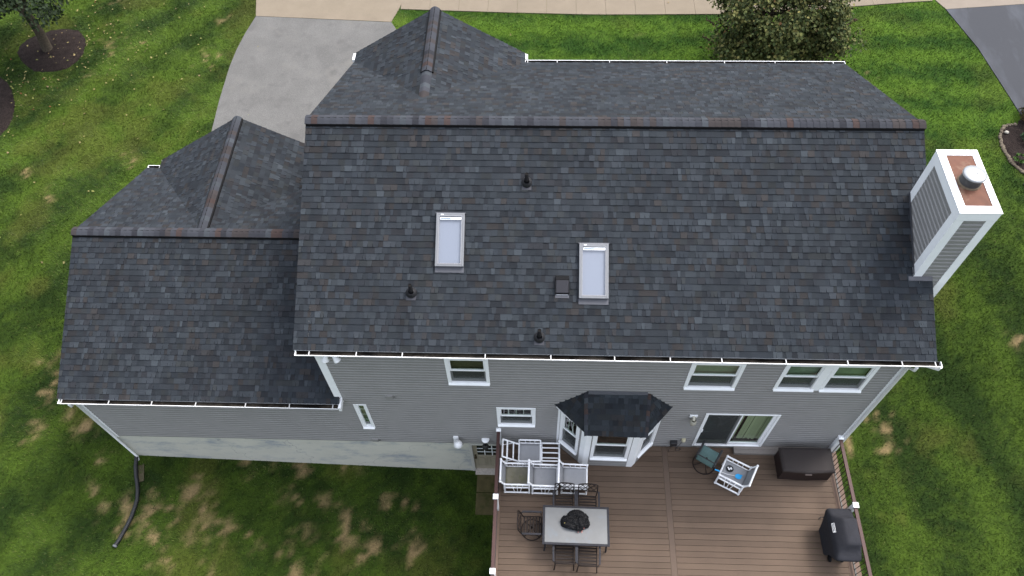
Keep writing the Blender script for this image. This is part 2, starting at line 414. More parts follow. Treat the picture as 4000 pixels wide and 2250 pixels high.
# other walls
mb=MB()
def gabl(y0,yr,y1,ze,zr):   # returns clip in u measured from y0
    return lambda z:(0,y1-y0) if z<=ze else ((yr-y0)*(z-ze)/(zr-ze),(y1-y0)-(y1-yr)*(z-ze)/(zr-ze))
D=8.8
siding(mb,(XCR,0,-.4),(0,1,0),(1,0,0),D,0,ZR+.35,gabl(0,YR,D,ZE+.5,ZR+.38))
siding(mb,(XCL,D,2.2),(0,-1,0),(-1,0,0),D,0,5.5,gabl(0,D-YR,D,ZE-2.1,ZR-2.25))
siding(mb,(XCR,D,-.4),(-1,0,0),(0,1,0),XCR-XCL,0,5.95)
siding(mb,(-.3,9.1,-.4),(-1,0,0),(0,1,0),4.16,0,7.3,gabl(0,2.09,4.16,6.0,7.25))
siding(mb,(-.3,8.8,-.4),(0,1,0),(1,0,0),.3,0,5.9);siding(mb,(-4.46,9.1,-.4),(0,-1,0),(-1,0,0),.3,0,5.9)
siding(mb,(WXC,7.3,-.9),(0,-1,0),(-1,0,0),7.3,0,5.35,gabl(0,7.3-WYR,7.3,3.6,5.4))
siding(mb,(XCL,7.3,-.5),(-1,0,0),(0,1,0),XCL-WXC,0,3.2)
siding(mb,(-5.3,7.31,2.3),(-1,0,0),(0,1,0),5.8,0,2.1,gabl(0,2.9,5.8,.35,2.05))
mb.build('wall',SID,house)
# foundation: from below grade to siding
mb=MB()
mb.box(WXC+.02,0,-2.6,BDR[0],.25,-.003);mb.box(BDR[0],0,-.10,BDR[1],.25,-.003);mb.box(BDR[1],0,-2.6,XCR-.02,.25,-.003)
mb.box(WXC+.02,.252,-2.6,WXC+.25,7.25,-.9);mb.box(XCR-.25,.252,-2.6,XCR-.02,8.75,-.4)
mb.build('foundation',FND,house)
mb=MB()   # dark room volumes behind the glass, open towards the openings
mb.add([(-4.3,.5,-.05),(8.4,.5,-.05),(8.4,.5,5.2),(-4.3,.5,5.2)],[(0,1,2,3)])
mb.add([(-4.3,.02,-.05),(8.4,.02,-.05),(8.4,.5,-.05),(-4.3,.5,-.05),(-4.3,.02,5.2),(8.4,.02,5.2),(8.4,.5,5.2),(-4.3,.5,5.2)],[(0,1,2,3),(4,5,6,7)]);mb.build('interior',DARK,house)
# corner boards
def cboard(x0,x1,y,z0,z1,ret=0,sx=0):
    mb=MB();mb.box(x0,y-.03,z0,x1,y+.02,z1)
    if ret:
        if sx>0:mb.box(x1,y-.026,z0,x1+.026,y+ret,z1)
        else:mb.box(x0-.026,y-.026,z0,x0,y+ret,z1)
    return mb.build('corner_board',WHT,house,.004)
cboard(XCL-.02,XCL+.14,0,2.72,5.5,.14,-1);cboard(XCR-.14,XCR,0,-.05,5.5,.14,1);cboard(WXC-.0,WXC+.13,0,-.06,2.72,.12,-1)
# ---- roofs
Vn=Vector((0,YR+OH,ZR-ZE)).normalized();LEN=math.hypot(YR+OH,ZR-ZE)
VF=Vector((0,-(YF-YR),ZR-ZE)).normalized();LENF=math.hypot(YF-YR,ZR-ZE)
mb=MB()
v_=lambda y:(y+OH)/(YR+OH)*LEN
cr=lin([(0,XR-XL),(v_(1.46),XR-XL),(v_(1.461),8.535-XL),(v_(3.02),8.535-XL),(v_(3.021),XR-XL),(LEN,XR-XL)])
slope(mb,(XL,-OH,ZE),(1,0,0),Vn,LEN,lambda v:0,cr,11)
slope(mb,(XL,YF,ZE),(1,0,0),VF,LENF,lambda v:0,lambda v:XR-XL,12)
mb.build('roof',SH,house)
mb=MB()   # roof deck edge (drip edge, rakes, soffit)
for x,s in ((XL,-1),(XR,1)):
    a=Vector((x-s*.02,-OH,ZE-.02));b=Vector((x-s*.02,YR,ZR-.02));c=Vector((x-s*.02,YF,ZE-.02))
    n=Vector((0,0,-.16))
    if s<0:mb.add([a,b,b+n,a+n],[(0,1,2,3)]);mb.add([b,c,c+n,b+n],[(0,1,2,3)])
    else:
        for y0,y1 in ((-OH,1.45),(3.03,YR)):
            p=Vector((x-s*.02,y0,rz_(y0)-.02));q=Vector((x-s*.02,y1,rz_(y1)-.02));mb.add([p,q,q+n,p+n],[(0,1,2,3)])
        mb.add([b,c,c+n,b+n],[(0,1,2,3)])
mb.box(XL+.02,-OH+.005,ZE-.2,XR-.02,-OH+.025,ZE-.012);mb.box(XL+.02,-OH+.03,ZE-.2,XR-.02,-.02,ZE-.185)
mb.box(0,YF-.03,ZE-.2,XR-.02,YF-.005,ZE-.012);mb.box(XL+.02,8.83,ZE-.2,XR-.02,YF-.032,ZE-.185)
mb.build('fascia',WHT,house)
mb=MB();mb.add([(XL+.03,-OH+.03,ZE-.03),(XR-.03,-OH+.03,ZE-.03),(XR-.03,YR,ZR-.03),(XL+.03,YR,ZR-.03),(XR-.03,YF-.03,ZE-.03),(XL+.03,YF-.03,ZE-.03)],[(0,1,2,3),(3,2,4,5)])
# front gable
GX,GZ,GY=-2.395,7.02,9.5;gp=GZ-ZE
GLn=math.hypot(GX-XL,gp)
mb2=MB()
slope(mb2,(XL,GY,ZE),(0,-1,0),(GX-XL,0,gp),GLn,lambda v:0,lambda v:GY-5.85,13)
slope(mb2,(2*GX-XL,GY,ZE),(0,-1,0),(XL-GX,0,gp),GLn,lambda v:0,lambda v:GY-5.85,14)
mb2.build('roof',SH,house)
mb2=MB()
for a in (XL,2*GX-XL):
    mb2.beam((a,GY-.02,ZE-.09),(GX,GY-.02,GZ-.09),.03,.15)
mb2.build('fascia',WHT,house)
ys=np.linspace(0,1,2)
# wing roof
Vw=Vector((0,WYR+OH,WZR-WZE)).normalized();WLN=math.hypot(WYR+OH,WZR-WZE)
mb2=MB()
slope(mb2,(WXL,-OH,WZE),(1,0,0),Vw,WLN,lambda v:0,lin([(0,-4.37-WXL),(.20,-4.37-WXL),(.201,XCL-WXL+.01),(WLN,XCL-WXL+.01)]),21)
slope(mb2,(WXL,WYF,WZE),(1,0,0),(0,-(WYF-WYR),WZR-WZE),math.hypot(WYF-WYR,WZR-WZE),lambda v:0,lambda v:XCL-WXL,22)
mb2.build('roof',SH,house)
WGX,WGZ,WGY,WGH=-8.20,4.57,7.86,2.90
wl=math.hypot(WGH,WGZ-WZE)
mb2=MB()
slope(mb2,(WGX-WGH,WGY,WZE),(0,-1,0),(WGH,0,WGZ-WZE),wl,lambda v:0,lambda v:WGY-3.78,23)
slope(mb2,(WGX+WGH,WGY,WZE),(0,-1,0),(-WGH,0,WGZ-WZE),wl,lambda v:0,lambda v:WGY-3.78,24)
mb2.build('roof',SH,house)
mb2=MB()
mb2.add([(WXL+.02,-OH,WZE-.02),(WXL+.02,WYR,WZR-.02),(WXL+.02,WYR,WZR-.18),(WXL+.02,-OH,WZE-.18)],[(0,1,2,3)])
mb2.add([(WXL+.02,WYF,WZE-.02),(WXL+.02,WYR,WZR-.02),(WXL+.02,WYR,WZR-.18),(WXL+.02,WYF,WZE-.18)],[(0,1,2,3)])
mb2.box(WXL+.02,-OH+.005,WZE-.2,-4.40,-OH+.025,WZE-.012);mb2.box(WXL+.02,-OH+.03,WZE-.2,-4.40,-.02,WZE-.185)
for s in (-1,1):mb2.beam((WGX+s*WGH,WGY-.02,WZE-.09),(WGX,WGY-.02,WGZ-.09),.03,.15)
mb2.build('fascia',WHT,house)
# ridge caps with black ridge vent below
ddr=Vector((0,-(YR+OH),-(ZR-ZE))).normalized();ddf=Vector((0,YF-YR,-(ZR-ZE))).normalized()
def ridge(p0,p1,dl,dr,hw,seed,vent=True,lift=.066,vw=.008):
    mb=MB();ridge_cap(mb,p0,p1,dl,dr,hw,lift if vent else .008,seed);o=mb.build('ridge_cap',CAPM,house)
    if vent:
        dl=Vector(dl);dr=Vector(dr);up=-(dl+dr).normalized();d=(Vector(p1)-Vector(p0)).normalized();a=Vector(p0)+d*.02;b=Vector(p1)-d*.01
        mb=MB()
        for dd in (dl,dr):
            k=[q+up*(lift-.003)+dd*w for q in (a,b) for w in (0,hw+vw)];l=[q-up*(.004)+dd*w for q in (a,b) for w in (0,hw+vw+.006)]
            mb.hexa([l[0],l[1],l[3],l[2],k[0],k[1],k[3],k[2]])
        mb.build('ridge_vent',VENT,o)
    return o
ridge((XL-.01,YR,ZR+.01),(XR+.01,YR,ZR+.01),ddr,ddf,.158,31)
gd=lambda h,r:(Vector((-h,0,-r)).normalized(),Vector((h,0,-r)).normalized())
a,b=gd(GX-XL,gp);ridge((GX,GY+.01,GZ+.01),(GX,7.02,GZ+.01),a,b,.150,32,True,.050,.040);ridge((GX,7.02,GZ+.01),(GX,6.0,GZ+.01),a,b,.15,33,False)
wr=Vector((0,-(WYR+OH),-(WZR-WZE))).normalized();wf=Vector((0,WYF-WYR,-(WZR-WZE))).normalized()
ridge((WXL-.01,WYR,WZR+.01),(XCL+.02,WYR,WZR+.01),wr,wf,.152,34)
a,b=gd(WGH,WGZ-WZE);ridge((WGX,WGY+.01,WGZ+.015),(WGX,3.78,WGZ+.015),a,b,.142,35,True,.038,.034)
# ---- gutters
def gutter(x0,x1,y0,zt,out,hang,xs=1):
    """out=-1 rear, +1 front; profile in (dist from fascia, z)"""
    pr=[(0,.0),(0,-.115),(.075,-.115),(.085,-.06),(.115,-.03),(.127,-.002),(.127,.004),(.112,.004),(.112,-.004)]
    mb=MB();n=len(pr)
    vs_=[(x,y0+out*d,zt+z) for x in (x0,x1) for d,z in pr]
    mb.add(vs_,[(i,i+1,i+1+n,i+n) for i in range(n-1)])
    for x,t in ((x0,.012),(x1,-.012)):
        mb.hexa([(x,y0,zt-.115),(x+t,y0,zt-.115),(x+t,y0+out*.08,zt-.115),(x,y0+out*.08,zt-.115),(x,y0,zt),(x+t,y0,zt),(x+t,y0+out*.127,zt+.003),(x,y0+out*.127,zt+.003)])
    g=mb.build('gutter',WHT2,house)
    mb=MB();mb.add([(x,y0+out*d,zt+z) for x in (x0+.013,x1-.013) for d,z in ((.003,-.004),(.003,-.07),(.06,-.075),(.095,-.05),(.110,-.006))],[(0,1,6,5),(1,2,7,6),(2,3,8,7),(3,4,9,8)])
    mb.build('debris',DIRT,g)
    for h in hang:
        mb=MB();mb.box(h-.010,min(y0,y0+out*.125),zt-.012,h+.010,max(y0,y0+out*.125),zt+.0055);mb.build('gutter_hanger',HANG,g)
    return g
gutter(-4.76,9.0,-OH-.002,ZE-.012,-1,[-4.45,-3.42,-2.42,-.63,.78,2.14,3.32,4.41,5.76,7.05,8.18,8.87])
gutter(WXL+.05,-4.385,-OH-.002,WZE-.012,-1,[-11.36,-10.16,-9.07,-7.96,-6.71,-5.61,-4.53])
gutter(.03,8.93,YF+.002,ZE-.012,1,[.1,.93,2.4,4.0,5.6,7.0,8.6]);gutter(WXL,-11.12,WYF+.002,WZE-.012,1,[])
mb=MB();mb.box(XL-.085,9.2,ZE-.10,XL-.005,GY-.03,ZE-.01);mb.build('gutter',WHT2,house,.004)
mb=MB();mb.box(.035,9.27,ZE-.10,.10,GY-.03,ZE-.01);mb.build('gutter',WHT2,house,.004)
# downspouts
def downspout(pts,r=.035):
    mb=MB();mb.tube(pts,r,8);return mb.build('downspout',WHT2,house)
downspout([(8.52,-.29,ZE-.11),(8.52,-.29,ZE-.25),(8.53,-.08,ZE-.5),(8.53,-.07,-2.2)])
downspout([(9.02,-.27,ZE-.11),(9.02,-.27,ZE-.22),(8.78,0.02,ZE-.5),(8.69,.06,ZE-.62),(8.69,.06,-2.2)])
downspout([(-11.2,-.29,WZE-.11),(-11.2,-.29,WZE-.22),(-11.31,-.075,WZE-.45),(-11.31,-.075,-1.45),(-11.31,-.14,-1.55)])
mb=MB();mb.box(-4.385,-.31,WZE-.15,-4.32,-.03,WZE+.02);mb.build('end_flashing',WHT2,house,.004)

# ---- windows
def frameT(o,u,n):
    u=Vector(u).normalized();n=Vector(n).normalized()
    return Matrix(((u.x,n.x,0,o[0]),(u.y,n.y,0,o[1]),(u.z,n.z,1,o[2]),(0,0,0,1)))   # local (u, out, z)
def rect_frame(mb,x0,x1,z0,z1,w,y0,y1,wb=None):
    wb=wb or w
    mb.box(x0,y0,z0,x0+w,y1,z1);mb.box(x1-w,y0,z0,x1,y1,z1);mb.box(x0+w,y0,z1-w,x1-w,y1,z1);mb.box(x0+w,y0,z0,x1-w,y1,z0+wb)
def window(T,x0,x1,z0,z1,blind=None,grid=0,case=.085,hung=True,bz=.0,screen=True):
    mb=MB();mb.T=T;rect_frame(mb,x0,x1,z0,z1,case,-.03,.034)
    wd=mb.build('window',WHT,house,.006)
    mb=MB();mb.T=T;mb.hexa([(x0+.01,.034,z0+.01),(x1-.01,.034,z0+.01),(x1-.01,.075,z0+.005),(x0+.01,.075,z0+.005),(x0+.01,.034,z0+.075),(x1-.01,.034,z0+.075),(x1-.01,.075,z0+.035),(x0+.01,.075,z0+.035)]);mb.build('sill',WHT,wd,.004)
    a,b,c,d=x0+case,x1-case,z0+case,z1-case
    mid=(c+d)/2+.02
    mb=MB();mb.T=T
    if hung:
        rect_frame(mb,a,b,mid-.02,d,.035,-.028,.012);rect_frame(mb,a,b,c,mid-.021,.04,-.065,-.02,.07)
    else:rect_frame(mb,a,b,c,d,.04,-.05,.005,.05)
    mb.build('sash',WHT,wd,.003)
    if hung:
        q=[(a+.03,b-.03,mid+.012,d-.03,-.012),(a+.035,b-.035,c+.065,mid-.05,-.045)]
    else:q=[(a+.035,b-.035,c+.045,d-.035,-.03)]
    for i,(p0,p1,r0,r1,y) in enumerate(q):
        mb=MB();mb.T=T;mb.quad((p0,y,r0),(p1,y,r0),(p1,y,r1),(p0,y,r1));pn=mb.build('pane',GLASS,wd)
    if hung and screen:
        mb=MB();mb.T=T;mb.quad((a+.002,-.008,c+.002),(b-.002,-.008,c+.002),(b-.002,-.008,mid-.022),(a+.002,-.008,mid-.022));mb.build('insect_screen',SCREEN,wd)
    if grid:
        gx,gzn,(p0,p1,r0,r1,y)=grid[0],grid[1],q[0]
        for i in range(1,gx):
            x=p0+(p1-p0)*i/gx;mb=MB();mb.T=T;mb.box(x-.008,y-.012,r0,x+.008,y-.006,r1);mb.build('muntin',WHT,wd)
        for i in range(1,gzn):
            z=r0+(r1-r0)*i/gzn;mb=MB();mb.T=T;mb.box(p0,y-.012,z-.008,p1,y-.006,z+.008);mb.build('muntin',WHT,wd)
    if blind:
        mb=MB();mb.T=T;n=int((d-c-bz)/.04)
        for i in range(n):
            z=d-i*.04;mb.hexa([(a,-.12,z-.04),(b,-.12,z-.04),(b,-.105,z-.04),(a,-.105,z-.04),(a,-.115,z),(b,-.115,z),(b,-.1,z),(a,-.1,z)])
        mb.build('blind',blind,wd)
    return wd
TR=frameT((0,0,0),(1,0,0),(0,-1,0))
window(TR,*W1,BLINDB);window(TR,*W2,BLIND);window(TR,*W3a,BLIND);window(TR,*W3b,BLIND);window(TR,*W4,None,(4,1));window(TR,*W5,BLIND,(1,4),.055,False)
mb=MB();mb.T=TR;mb.box(W3a[1]-.002,-.03,W3a[2]+.002,W3b[0]+.002,.028,W3a[3]-.002);mb.build('mullion',WHT,house,.004)
# sliding door
x0,x1,z0,z1=SLD
mb=MB();mb.T=TR;rect_frame(mb,x0,x1,z0,z1,.055,-.05,.04,.05);sd_=mb.build('sliding_door',WHT,house,.005)
mb=MB();mb.T=TR;xm=(x0+x1)/2-.02;rect_frame(mb,xm-.03,x1-.055,z0+.05,z1-.055,.085,-.045,.0,.13);mb.build('door_panel',WHT,sd_,.004)
mb=MB();mb.T=TR;rect_frame(mb,x0+.055,xm+.03,z0+.05,z1-.055,.03,.002,.025,.06);mb.build('screen_frame',WHT,sd_,.003)
mb=MB();mb.T=TR;mb.quad((xm+.05,-.02,z0+.175),(x1-.135,-.02,z0+.175),(x1-.135,-.02,z1-.135),(xm+.05,-.02,z1-.135));mb.build('pane',GLASS,sd_)
mb=MB();mb.T=TR;mb.quad((x0+.08,-.03,z0+.1),(xm,-.03,z0+.1),(xm,-.03,z1-.08),(x0+.08,-.03,z1-.08));mb.build('pane',GLASS,sd_)
mb=MB();mb.T=TR;mb.quad((x0+.08,.012,z0+.1),(xm+.005,.012,z0+.1),(xm+.005,.012,z1-.08),(x0+.08,.012,z1-.08));mb.build('insect_screen',SCREEN,sd_)
mb=MB();mb.T=TR;mb.box(x0+.06,.03,z0+.95,x0+.1,.05,z0+1.12);mb.build('handle',WHT,sd_,.005)
mb=MB();mb.T=TR;r=random.Random(3)
for i in range(9):
    x=xm+.12+i*.088;t=r.uniform(-.03,.03)
    if i in (1,):continue
    mb.hexa([(x-.04,-.13+t,z0+.2),(x+.042,-.13-t,z0+.2),(x+.042,-.127-t,z0+.2),(x-.04,-.127+t,z0+.2),(x-.04,-.13+t,z1-.1),(x+.042,-.13-t,z1-.1),(x+.042,-.127-t,z1-.1),(x-.04,-.127+t,z1-.1)])
mb.build('vertical_blind',VBLIND,sd_)
# basement door
x0,x1,z0,z1=BDR
mb=MB();mb.T=TR;mb.box(x0,-.1,z0,x0+.09,.012,z1);mb.box(x1-.09,-.1,z0,x1,.012,z1);mb.box(x0+.09,-.1,z1-.07,x1-.09,.012,z1)
bd=mb.build('basement_door',M('door_frame_paint',(.55,.54,.50),.6,.3,n1=(5,.06)),house,.004)
a,b=x0+.09,x1-.09
mb=MB();mb.T=TR;mb.box(a,-.085,z0+.09,b,-.045,z1-.07)
for i in range(2):
    p=a+.09+i*.36;rect_frame(mb,p,p+.29,-1.84,-1.17,.025,-.045,-.034);mb.box(p+.06,-.045,-1.78,p+.23,-.036,-1.23)
rect_frame(mb,a+.09,b-.09,-1.03,-.24,.03,-.045,-.028)
mb.build('door_leaf',BEIGE,bd,.003)
mb=MB();mb.T=TR;mb.box(a+.12,-.044,-1.0,b-.12,-.041,-.27);mb.build('pane',M('dark_pane',(.02,.025,.025),.05,.6),bd)
mb=MB();mb.T=TR
for i in (1,2):
    x=a+.12+(b-a-.24)*i/3;mb.box(x-.012,-.041,-1.0,x+.012,-.032,-.27)
    z=-1.0+.73*i/3;mb.box(a+.12,-.041,z-.012,b-.12,-.033,z+.012)
mb.build('muntin',WHT,bd)
mb=MB();mb.T=TR;mb.tube([(a+.06,-.045,-1.16),(a+.06,.02,-1.16)],.028,8);mb.build('handle',BRASS,bd)
mb=MB();mb.T=TR;mb.tube([(a+.06,-.045,-1.0),(a+.06,-.005,-1.0)],.026,8);mb.build('deadbolt',BRASS,bd)
mb=MB();mb.box(a,-.13,z0-.02,b,.05,z0+.085);mb.build('threshold',M('worn_white_paint',(.52,.47,.42),.8,.2,n1=(25,.3,5)),bd,.004)
# ---- bay window
BW=[(1.052,0),(1.744,-.585),(3.049,-.605),(3.648,0)]
def bseg(i):
    p=Vector((*BW[i],0));q=Vector((*BW[i+1],0));u=(q-p);L=u.length;u.normalize();n=Vector((u.y,-u.x,0));return p,u,n,L
mb=MB();hl=[(.09+.05,.71-.05,.50+.05,2.35),(1.906-1.744+.05,2.894-1.744-.05,.55+.05,2.3),(.14+.05,.76-.05,.50+.05,2.35)]
for i in range(3):
    p,u,n,L=bseg(i);siding(mb,p+Vector((0,0,.09)),u,n,L,0,2.4,holes=[(hl[i][0],hl[i][1],hl[i][2]-.09,hl[i][3]-.09)])
bay=mb.build('bay_window',SID,house)
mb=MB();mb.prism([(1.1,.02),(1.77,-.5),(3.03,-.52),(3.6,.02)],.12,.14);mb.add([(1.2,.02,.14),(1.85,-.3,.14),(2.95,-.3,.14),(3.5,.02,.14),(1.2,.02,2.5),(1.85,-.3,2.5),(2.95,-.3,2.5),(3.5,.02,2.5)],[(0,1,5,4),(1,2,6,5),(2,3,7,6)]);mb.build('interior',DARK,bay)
for c,(i,j) in ((1,(0,1)),(2,(1,2))):
    mb=MB()
    for k,e in ((i,1),(j,0)):
        p,u,n,L=bseg(k);q=p+u*L if e else p;d=-u if e else u
        lo=[q,q+d*.135,q+d*.135+n*.026,q+n*.026]
        mb.hexa([v+Vector((0,0,z)) for z in (.09,2.55) for v in (lo if not e else lo[::-1])])
    q=Vector((*BW[c],0));m=(bseg(i)[2]+bseg(j)[2]).normalized();s1=bseg(i)[2]*.026+q;s2=bseg(j)[2]*.026+q;t=q+m*.0285
    mb.add([v+Vector((0,0,z)) for z in (.09,2.55) for v in (s1,t,s2)],[(0,1,4,3),(1,2,5,4),(3,4,5)]);mb.build('corner_board',WHT,bay)
for k,e in ((0,0),(2,1)):
    p,u,n,L=bseg(k);q=p+u*L if e else p;d=-u if e else u;mb=MB();lo=[q,q+d*.07,q+d*.07+n*.026,q+n*.026]
    mb.hexa([v+Vector((0,0,z)) for z in (.09,2.55) for v in (lo if not e else lo[::-1])]);mb.build('corner_board',WHT,bay)
for i,(xa,xb,za) in enumerate(((.09,.71,.50),(1.906-1.744,2.894-1.744,.60),(.14,.76,.50))):
    p,u,n,L=bseg(i);window(frameT(p,u,n),xa,xb,za,2.38,None if i!=1 else None,(3,1) if i!=1 else 0)
mb=MB();E=[(.93,.0,2.62),(1.745,-.80,2.58),(3.095,-.82,2.58),(3.84,0,2.62)];T0=(1.714,0.0,3.42);T1=(3.128,0.0,3.40)
def facet(mb,a,b,c,d,seed):
    a,b,c,d=map(Vector,(a,b,c,d));U=(b-a).normalized();N=U.cross(d-a).normalized()
    if N.z<0:N=-N
    V=N.cross(U);
    if V.z<0:V=-V
    vd=(d-a).dot(V);vc=(c-b).dot(V);ud=(d-a).dot(U);uc=(c-a).dot(U);L=(b-a).length;vm=max(vd,vc)
    def lf(v):return v/vd*ud if vd>1e-4 else 0
    def rf(v):return L+(uc-L)*v/vc if vc>1e-4 else L
    slope(mb,a,U,V,vm,lf,rf,seed,.010)
facet(mb,E[1],E[2],T1,T0,41)
# sides: triangles meeting the wall
facet(mb,E[0],E[1],T0,T0,42);facet(mb,E[2],E[3],T1,T1,43)
bayr=mb.build('roof',SH,house)
for e,t,s in ((E[1],T0,51),(E[2],T1,52)):
    mb=MB()
    e=Vector(e);t=Vector(t);d=(t-e).normalized();a=Vector((1,0,0));a=(a-d*a.dot(d)).normalized();b=Vector((0,0,-1))
    sgn=-1 if s==51 else 1
    ridge_cap(mb,e,t-d*.05,(a*-1+b*.45),(a+b*.45),.105,.012,s,.13)
    mb.build('hip_cap',CAPM,bayr)
mb=MB();mb.hexa([(1.72,-.075,3.36),(3.13,-.075,3.34),(3.13,.0,3.37),(1.72,.0,3.39),(1.72,-.075,3.385),(3.13,-.075,3.365),(3.13,-.016,3.455),(1.72,-.016,3.475)]);mb.build('flashing',FLASH,bayr,.003)
mb=MB()
mb.prism([(.98,-.02),(1.76,-.74),(3.08,-.76),(3.79,-.02)],2.47,2.56);mb.build('fascia',WHT,bayr)
# ---- chimney
CX0,CX1,CY0,CY1,CZ=8.535,9.262,1.457,3.025,8.43
mb=MB()
siding(mb,(CX0,CY1,-.5),(0,-1,0),(-1,0,0),CY1-CY0,0,CZ+.5);siding(mb,(CX0,CY0,-.5),(1,0,0),(0,-1,0),CX1-CX0,0,CZ+.5)
siding(mb,(CX1,CY0,-.5),(0,1,0),(1,0,0),CY1-CY0,0,CZ+.5);siding(mb,(CX1,CY1,-.5),(-1,0,0),(0,1,0),CX1-CX0,0,CZ+.5)
ch=mb.build('chimney',SID,house)
e=.03
for x,y in ((CX0,CY0),(CX1,CY0),(CX0,CY1),(CX1,CY1)):
    sx=1 if x==CX0 else -1;sy=1 if y==CY0 else -1
    mb=MB();lx=sorted((x-sx*e,x+sx*.15));ly=sorted((y-sy*e,y))
    mb.box(lx[0],ly[0],-.5,lx[1],ly[1],CZ-.10);lx=sorted((x-sx*e,x));ly=sorted((y,y+sy*.17))
    mb.box(lx[0],ly[0],-.5,lx[1],ly[1],CZ-.10);mb.build('corner_board',WHT,ch,.003)
mb=MB()
rect_=lambda z0,z1,o:(mb.box(CX0-o,CY0-o,z0,CX1+o,CY0+.02,z1),mb.box(CX0-o,CY1-.02,z0,CX1+o,CY1+o,z1),mb.box(CX0-o,CY0+.02,z0,CX0+.02,CY1-.02,z1),mb.box(CX1-.02,CY0+.02,z0,CX1+o,CY1-.02,z1))
rect_(CZ-.20,CZ+.02,.034);mb.build('frieze_board',WHT,ch,.003)
mb=MB()
o=.042;ix0,ix1,iy0,iy1=8.645,9.172,1.598,2.918
mb.box(CX0-o,CY0-o,CZ+.02,CX1+o,iy0,CZ+.045);mb.box(CX0-o,iy1,CZ+.02,CX1+o,CY1+o,CZ+.045);mb.box(CX0-o,iy0,CZ+.02,ix0,iy1,CZ+.045);mb.box(ix1,iy0,CZ+.02,CX1+o,iy1,CZ+.045)
mb.build('cap_frame',WHT,ch,.003)
mb=MB();zc=CZ+.03
xm_,ym_=(ix0+ix1)/2,2.2
mb.add([(ix0,iy0,zc),(ix1,iy0,zc),(ix1,iy1,zc),(ix0,iy1,zc),(xm_,ym_,zc+.025)],[(0,1,4),(1,2,4),(2,3,4),(3,0,4)]);mb.build('chase_pan',RUST,ch)
FX,FY=8.895,2.20
mb=MB();mb.lathe([(.195,CZ+.02),(.2,CZ+.05),(.2,CZ+.26)],28,(FX,FY,0));fl=mb.build('flue',MESHM,ch)
mb=MB();mb.lathe([(.214,CZ+.255),(.222,CZ+.262),(.222,CZ+.285),(.20,CZ+.30),(.10,CZ+.312),(.0,CZ+.316)],32,(FX,FY,0));mb.box(FX+.02,FY-.03,CZ+.312,FX+.07,FY+.02,CZ+.326);mb.build('flue_cap',GALV,ch)
mb=MB();mb.lathe([(.225,CZ+.028),(.225,CZ+.055),(.2,CZ+.075)],24,(FX,FY,0));mb.build('storm_collar',M('weathered_collar',(.15,.11,.07),.7,.3,n1=(20,.3)),ch)
mb=MB()
n=16
mb.add([(8.40,CY0-.12,rz_(CY0-.12)+.02),(XR-.005,CY0-.12,rz_(CY0-.12)+.02),(XR-.005,CY0-.035,rz_(CY0-.035)+.024),(8.40,CY0-.035,rz_(CY0-.035)+.024)],[(0,1,2,3)]);mb.build('flashing',FLASH,ch);mb=MB()
mb.add([(8.497,CY0-.04,rz_(CY0)+.02),(8.497,CY1+.05,rz_(CY1+.05)+.02),(8.497,CY1+.05,rz_(CY1+.05)+.1),(8.497,CY0-.04,rz_(CY0)+.08)],[(0,1,2,3)]);mb.build('flashing',FLASH,ch)
# ---- things on the rear slope (parts of the house)
def slopeT(x,y,h=0):
    V=Vn;N=Vector((1,0,0)).cross(V).normalized()
    o=Vector((x,y,rz_(y)))+N*h
    return Matrix(((1,V.x,N.x,o.x),(0,V.y,N.y,o.y),(0,V.z,N.z,o.z),(0,0,0,1)))   # local (x, upslope, normal)
def skylight(xc,yb,w,yt):
    L=(yt-yb)/Vn.y;T=slopeT(xc,yb);h=.105
    mb=MB();mb.T=T;rect_frameN(mb,-w/2,w/2,0,L,.045,0,h);sk=mb.build('skylight',GREYM,house,.008)
    mb=MB();mb.T=T;rect_frameN(mb,-w/2+.045,w/2-.045,.045,L-.045,.028,.03,h+.004);mb.build('inner_frame',M('light_grey_frame',(.24,.245,.26),.45,.4),sk,.004)
    mb=MB();mb.T=T;mb.quad((-w/2+.07,.07,h-.012),(w/2-.07,.07,h-.012),(w/2-.07,L-.07,h-.012),(-w/2+.07,L-.07,h-.012));mb.build('pane',SKYG,sk)
    mb=MB();mb.T=T;mb.box(-w/2+.05,.05,.02,w/2-.05,L-.05,.05);mb.build('shade',SKYB,sk)
    mb=MB();mb.T=T;mb.box(-w/2+.09,L-.145,h-.009,w/2-.075,L-.095,h-.004);mb.build('label_strip',M('white_label',(.86,.88,.9),.4,.4),sk)
    mb=MB();mb.T=T;mb.box(-w/2+.10,L-.136,h-.0038,-w/2+.10+w*.36,L-.104,h-.0025);mb.build('grey_mark',M('grey_mark',(.22,.27,.33),.6,.3),sk)
    mb=MB();mb.T=T;mb.box(-w/2+.10,L-.042,h+.001,-w/2+.16,L-.024,h+.004);mb.build('sticker',WHT,sk)
    mb=MB();mb.T=T;mb.box(-w/2-.005,-.125,.012,w/2+.005,0,.022);mb.build('flashing',FLASH,sk,.002)
    mb=MB();mb.T=T;mb.box(-w/2-.02,L,.006,w/2+.02,L+.02,h-.02)
    mb.build('flashing',FLASH,sk,.002)
def rect_frameN(mb,x0,x1,y0,y1,w,z0,z1):
    mb.box(x0,y0,z0,x0+w,y1,z1);mb.box(x1-w,y0,z0,x1,y1,z1);mb.box(x0+w,y0,z0,x1-w,y0+w,z1);mb.box(x0+w,y1-w,z0,x1-w,y1,z1)
skylight(-1.458,1.49,.625,2.56);skylight(1.683,.90,.635,1.985)
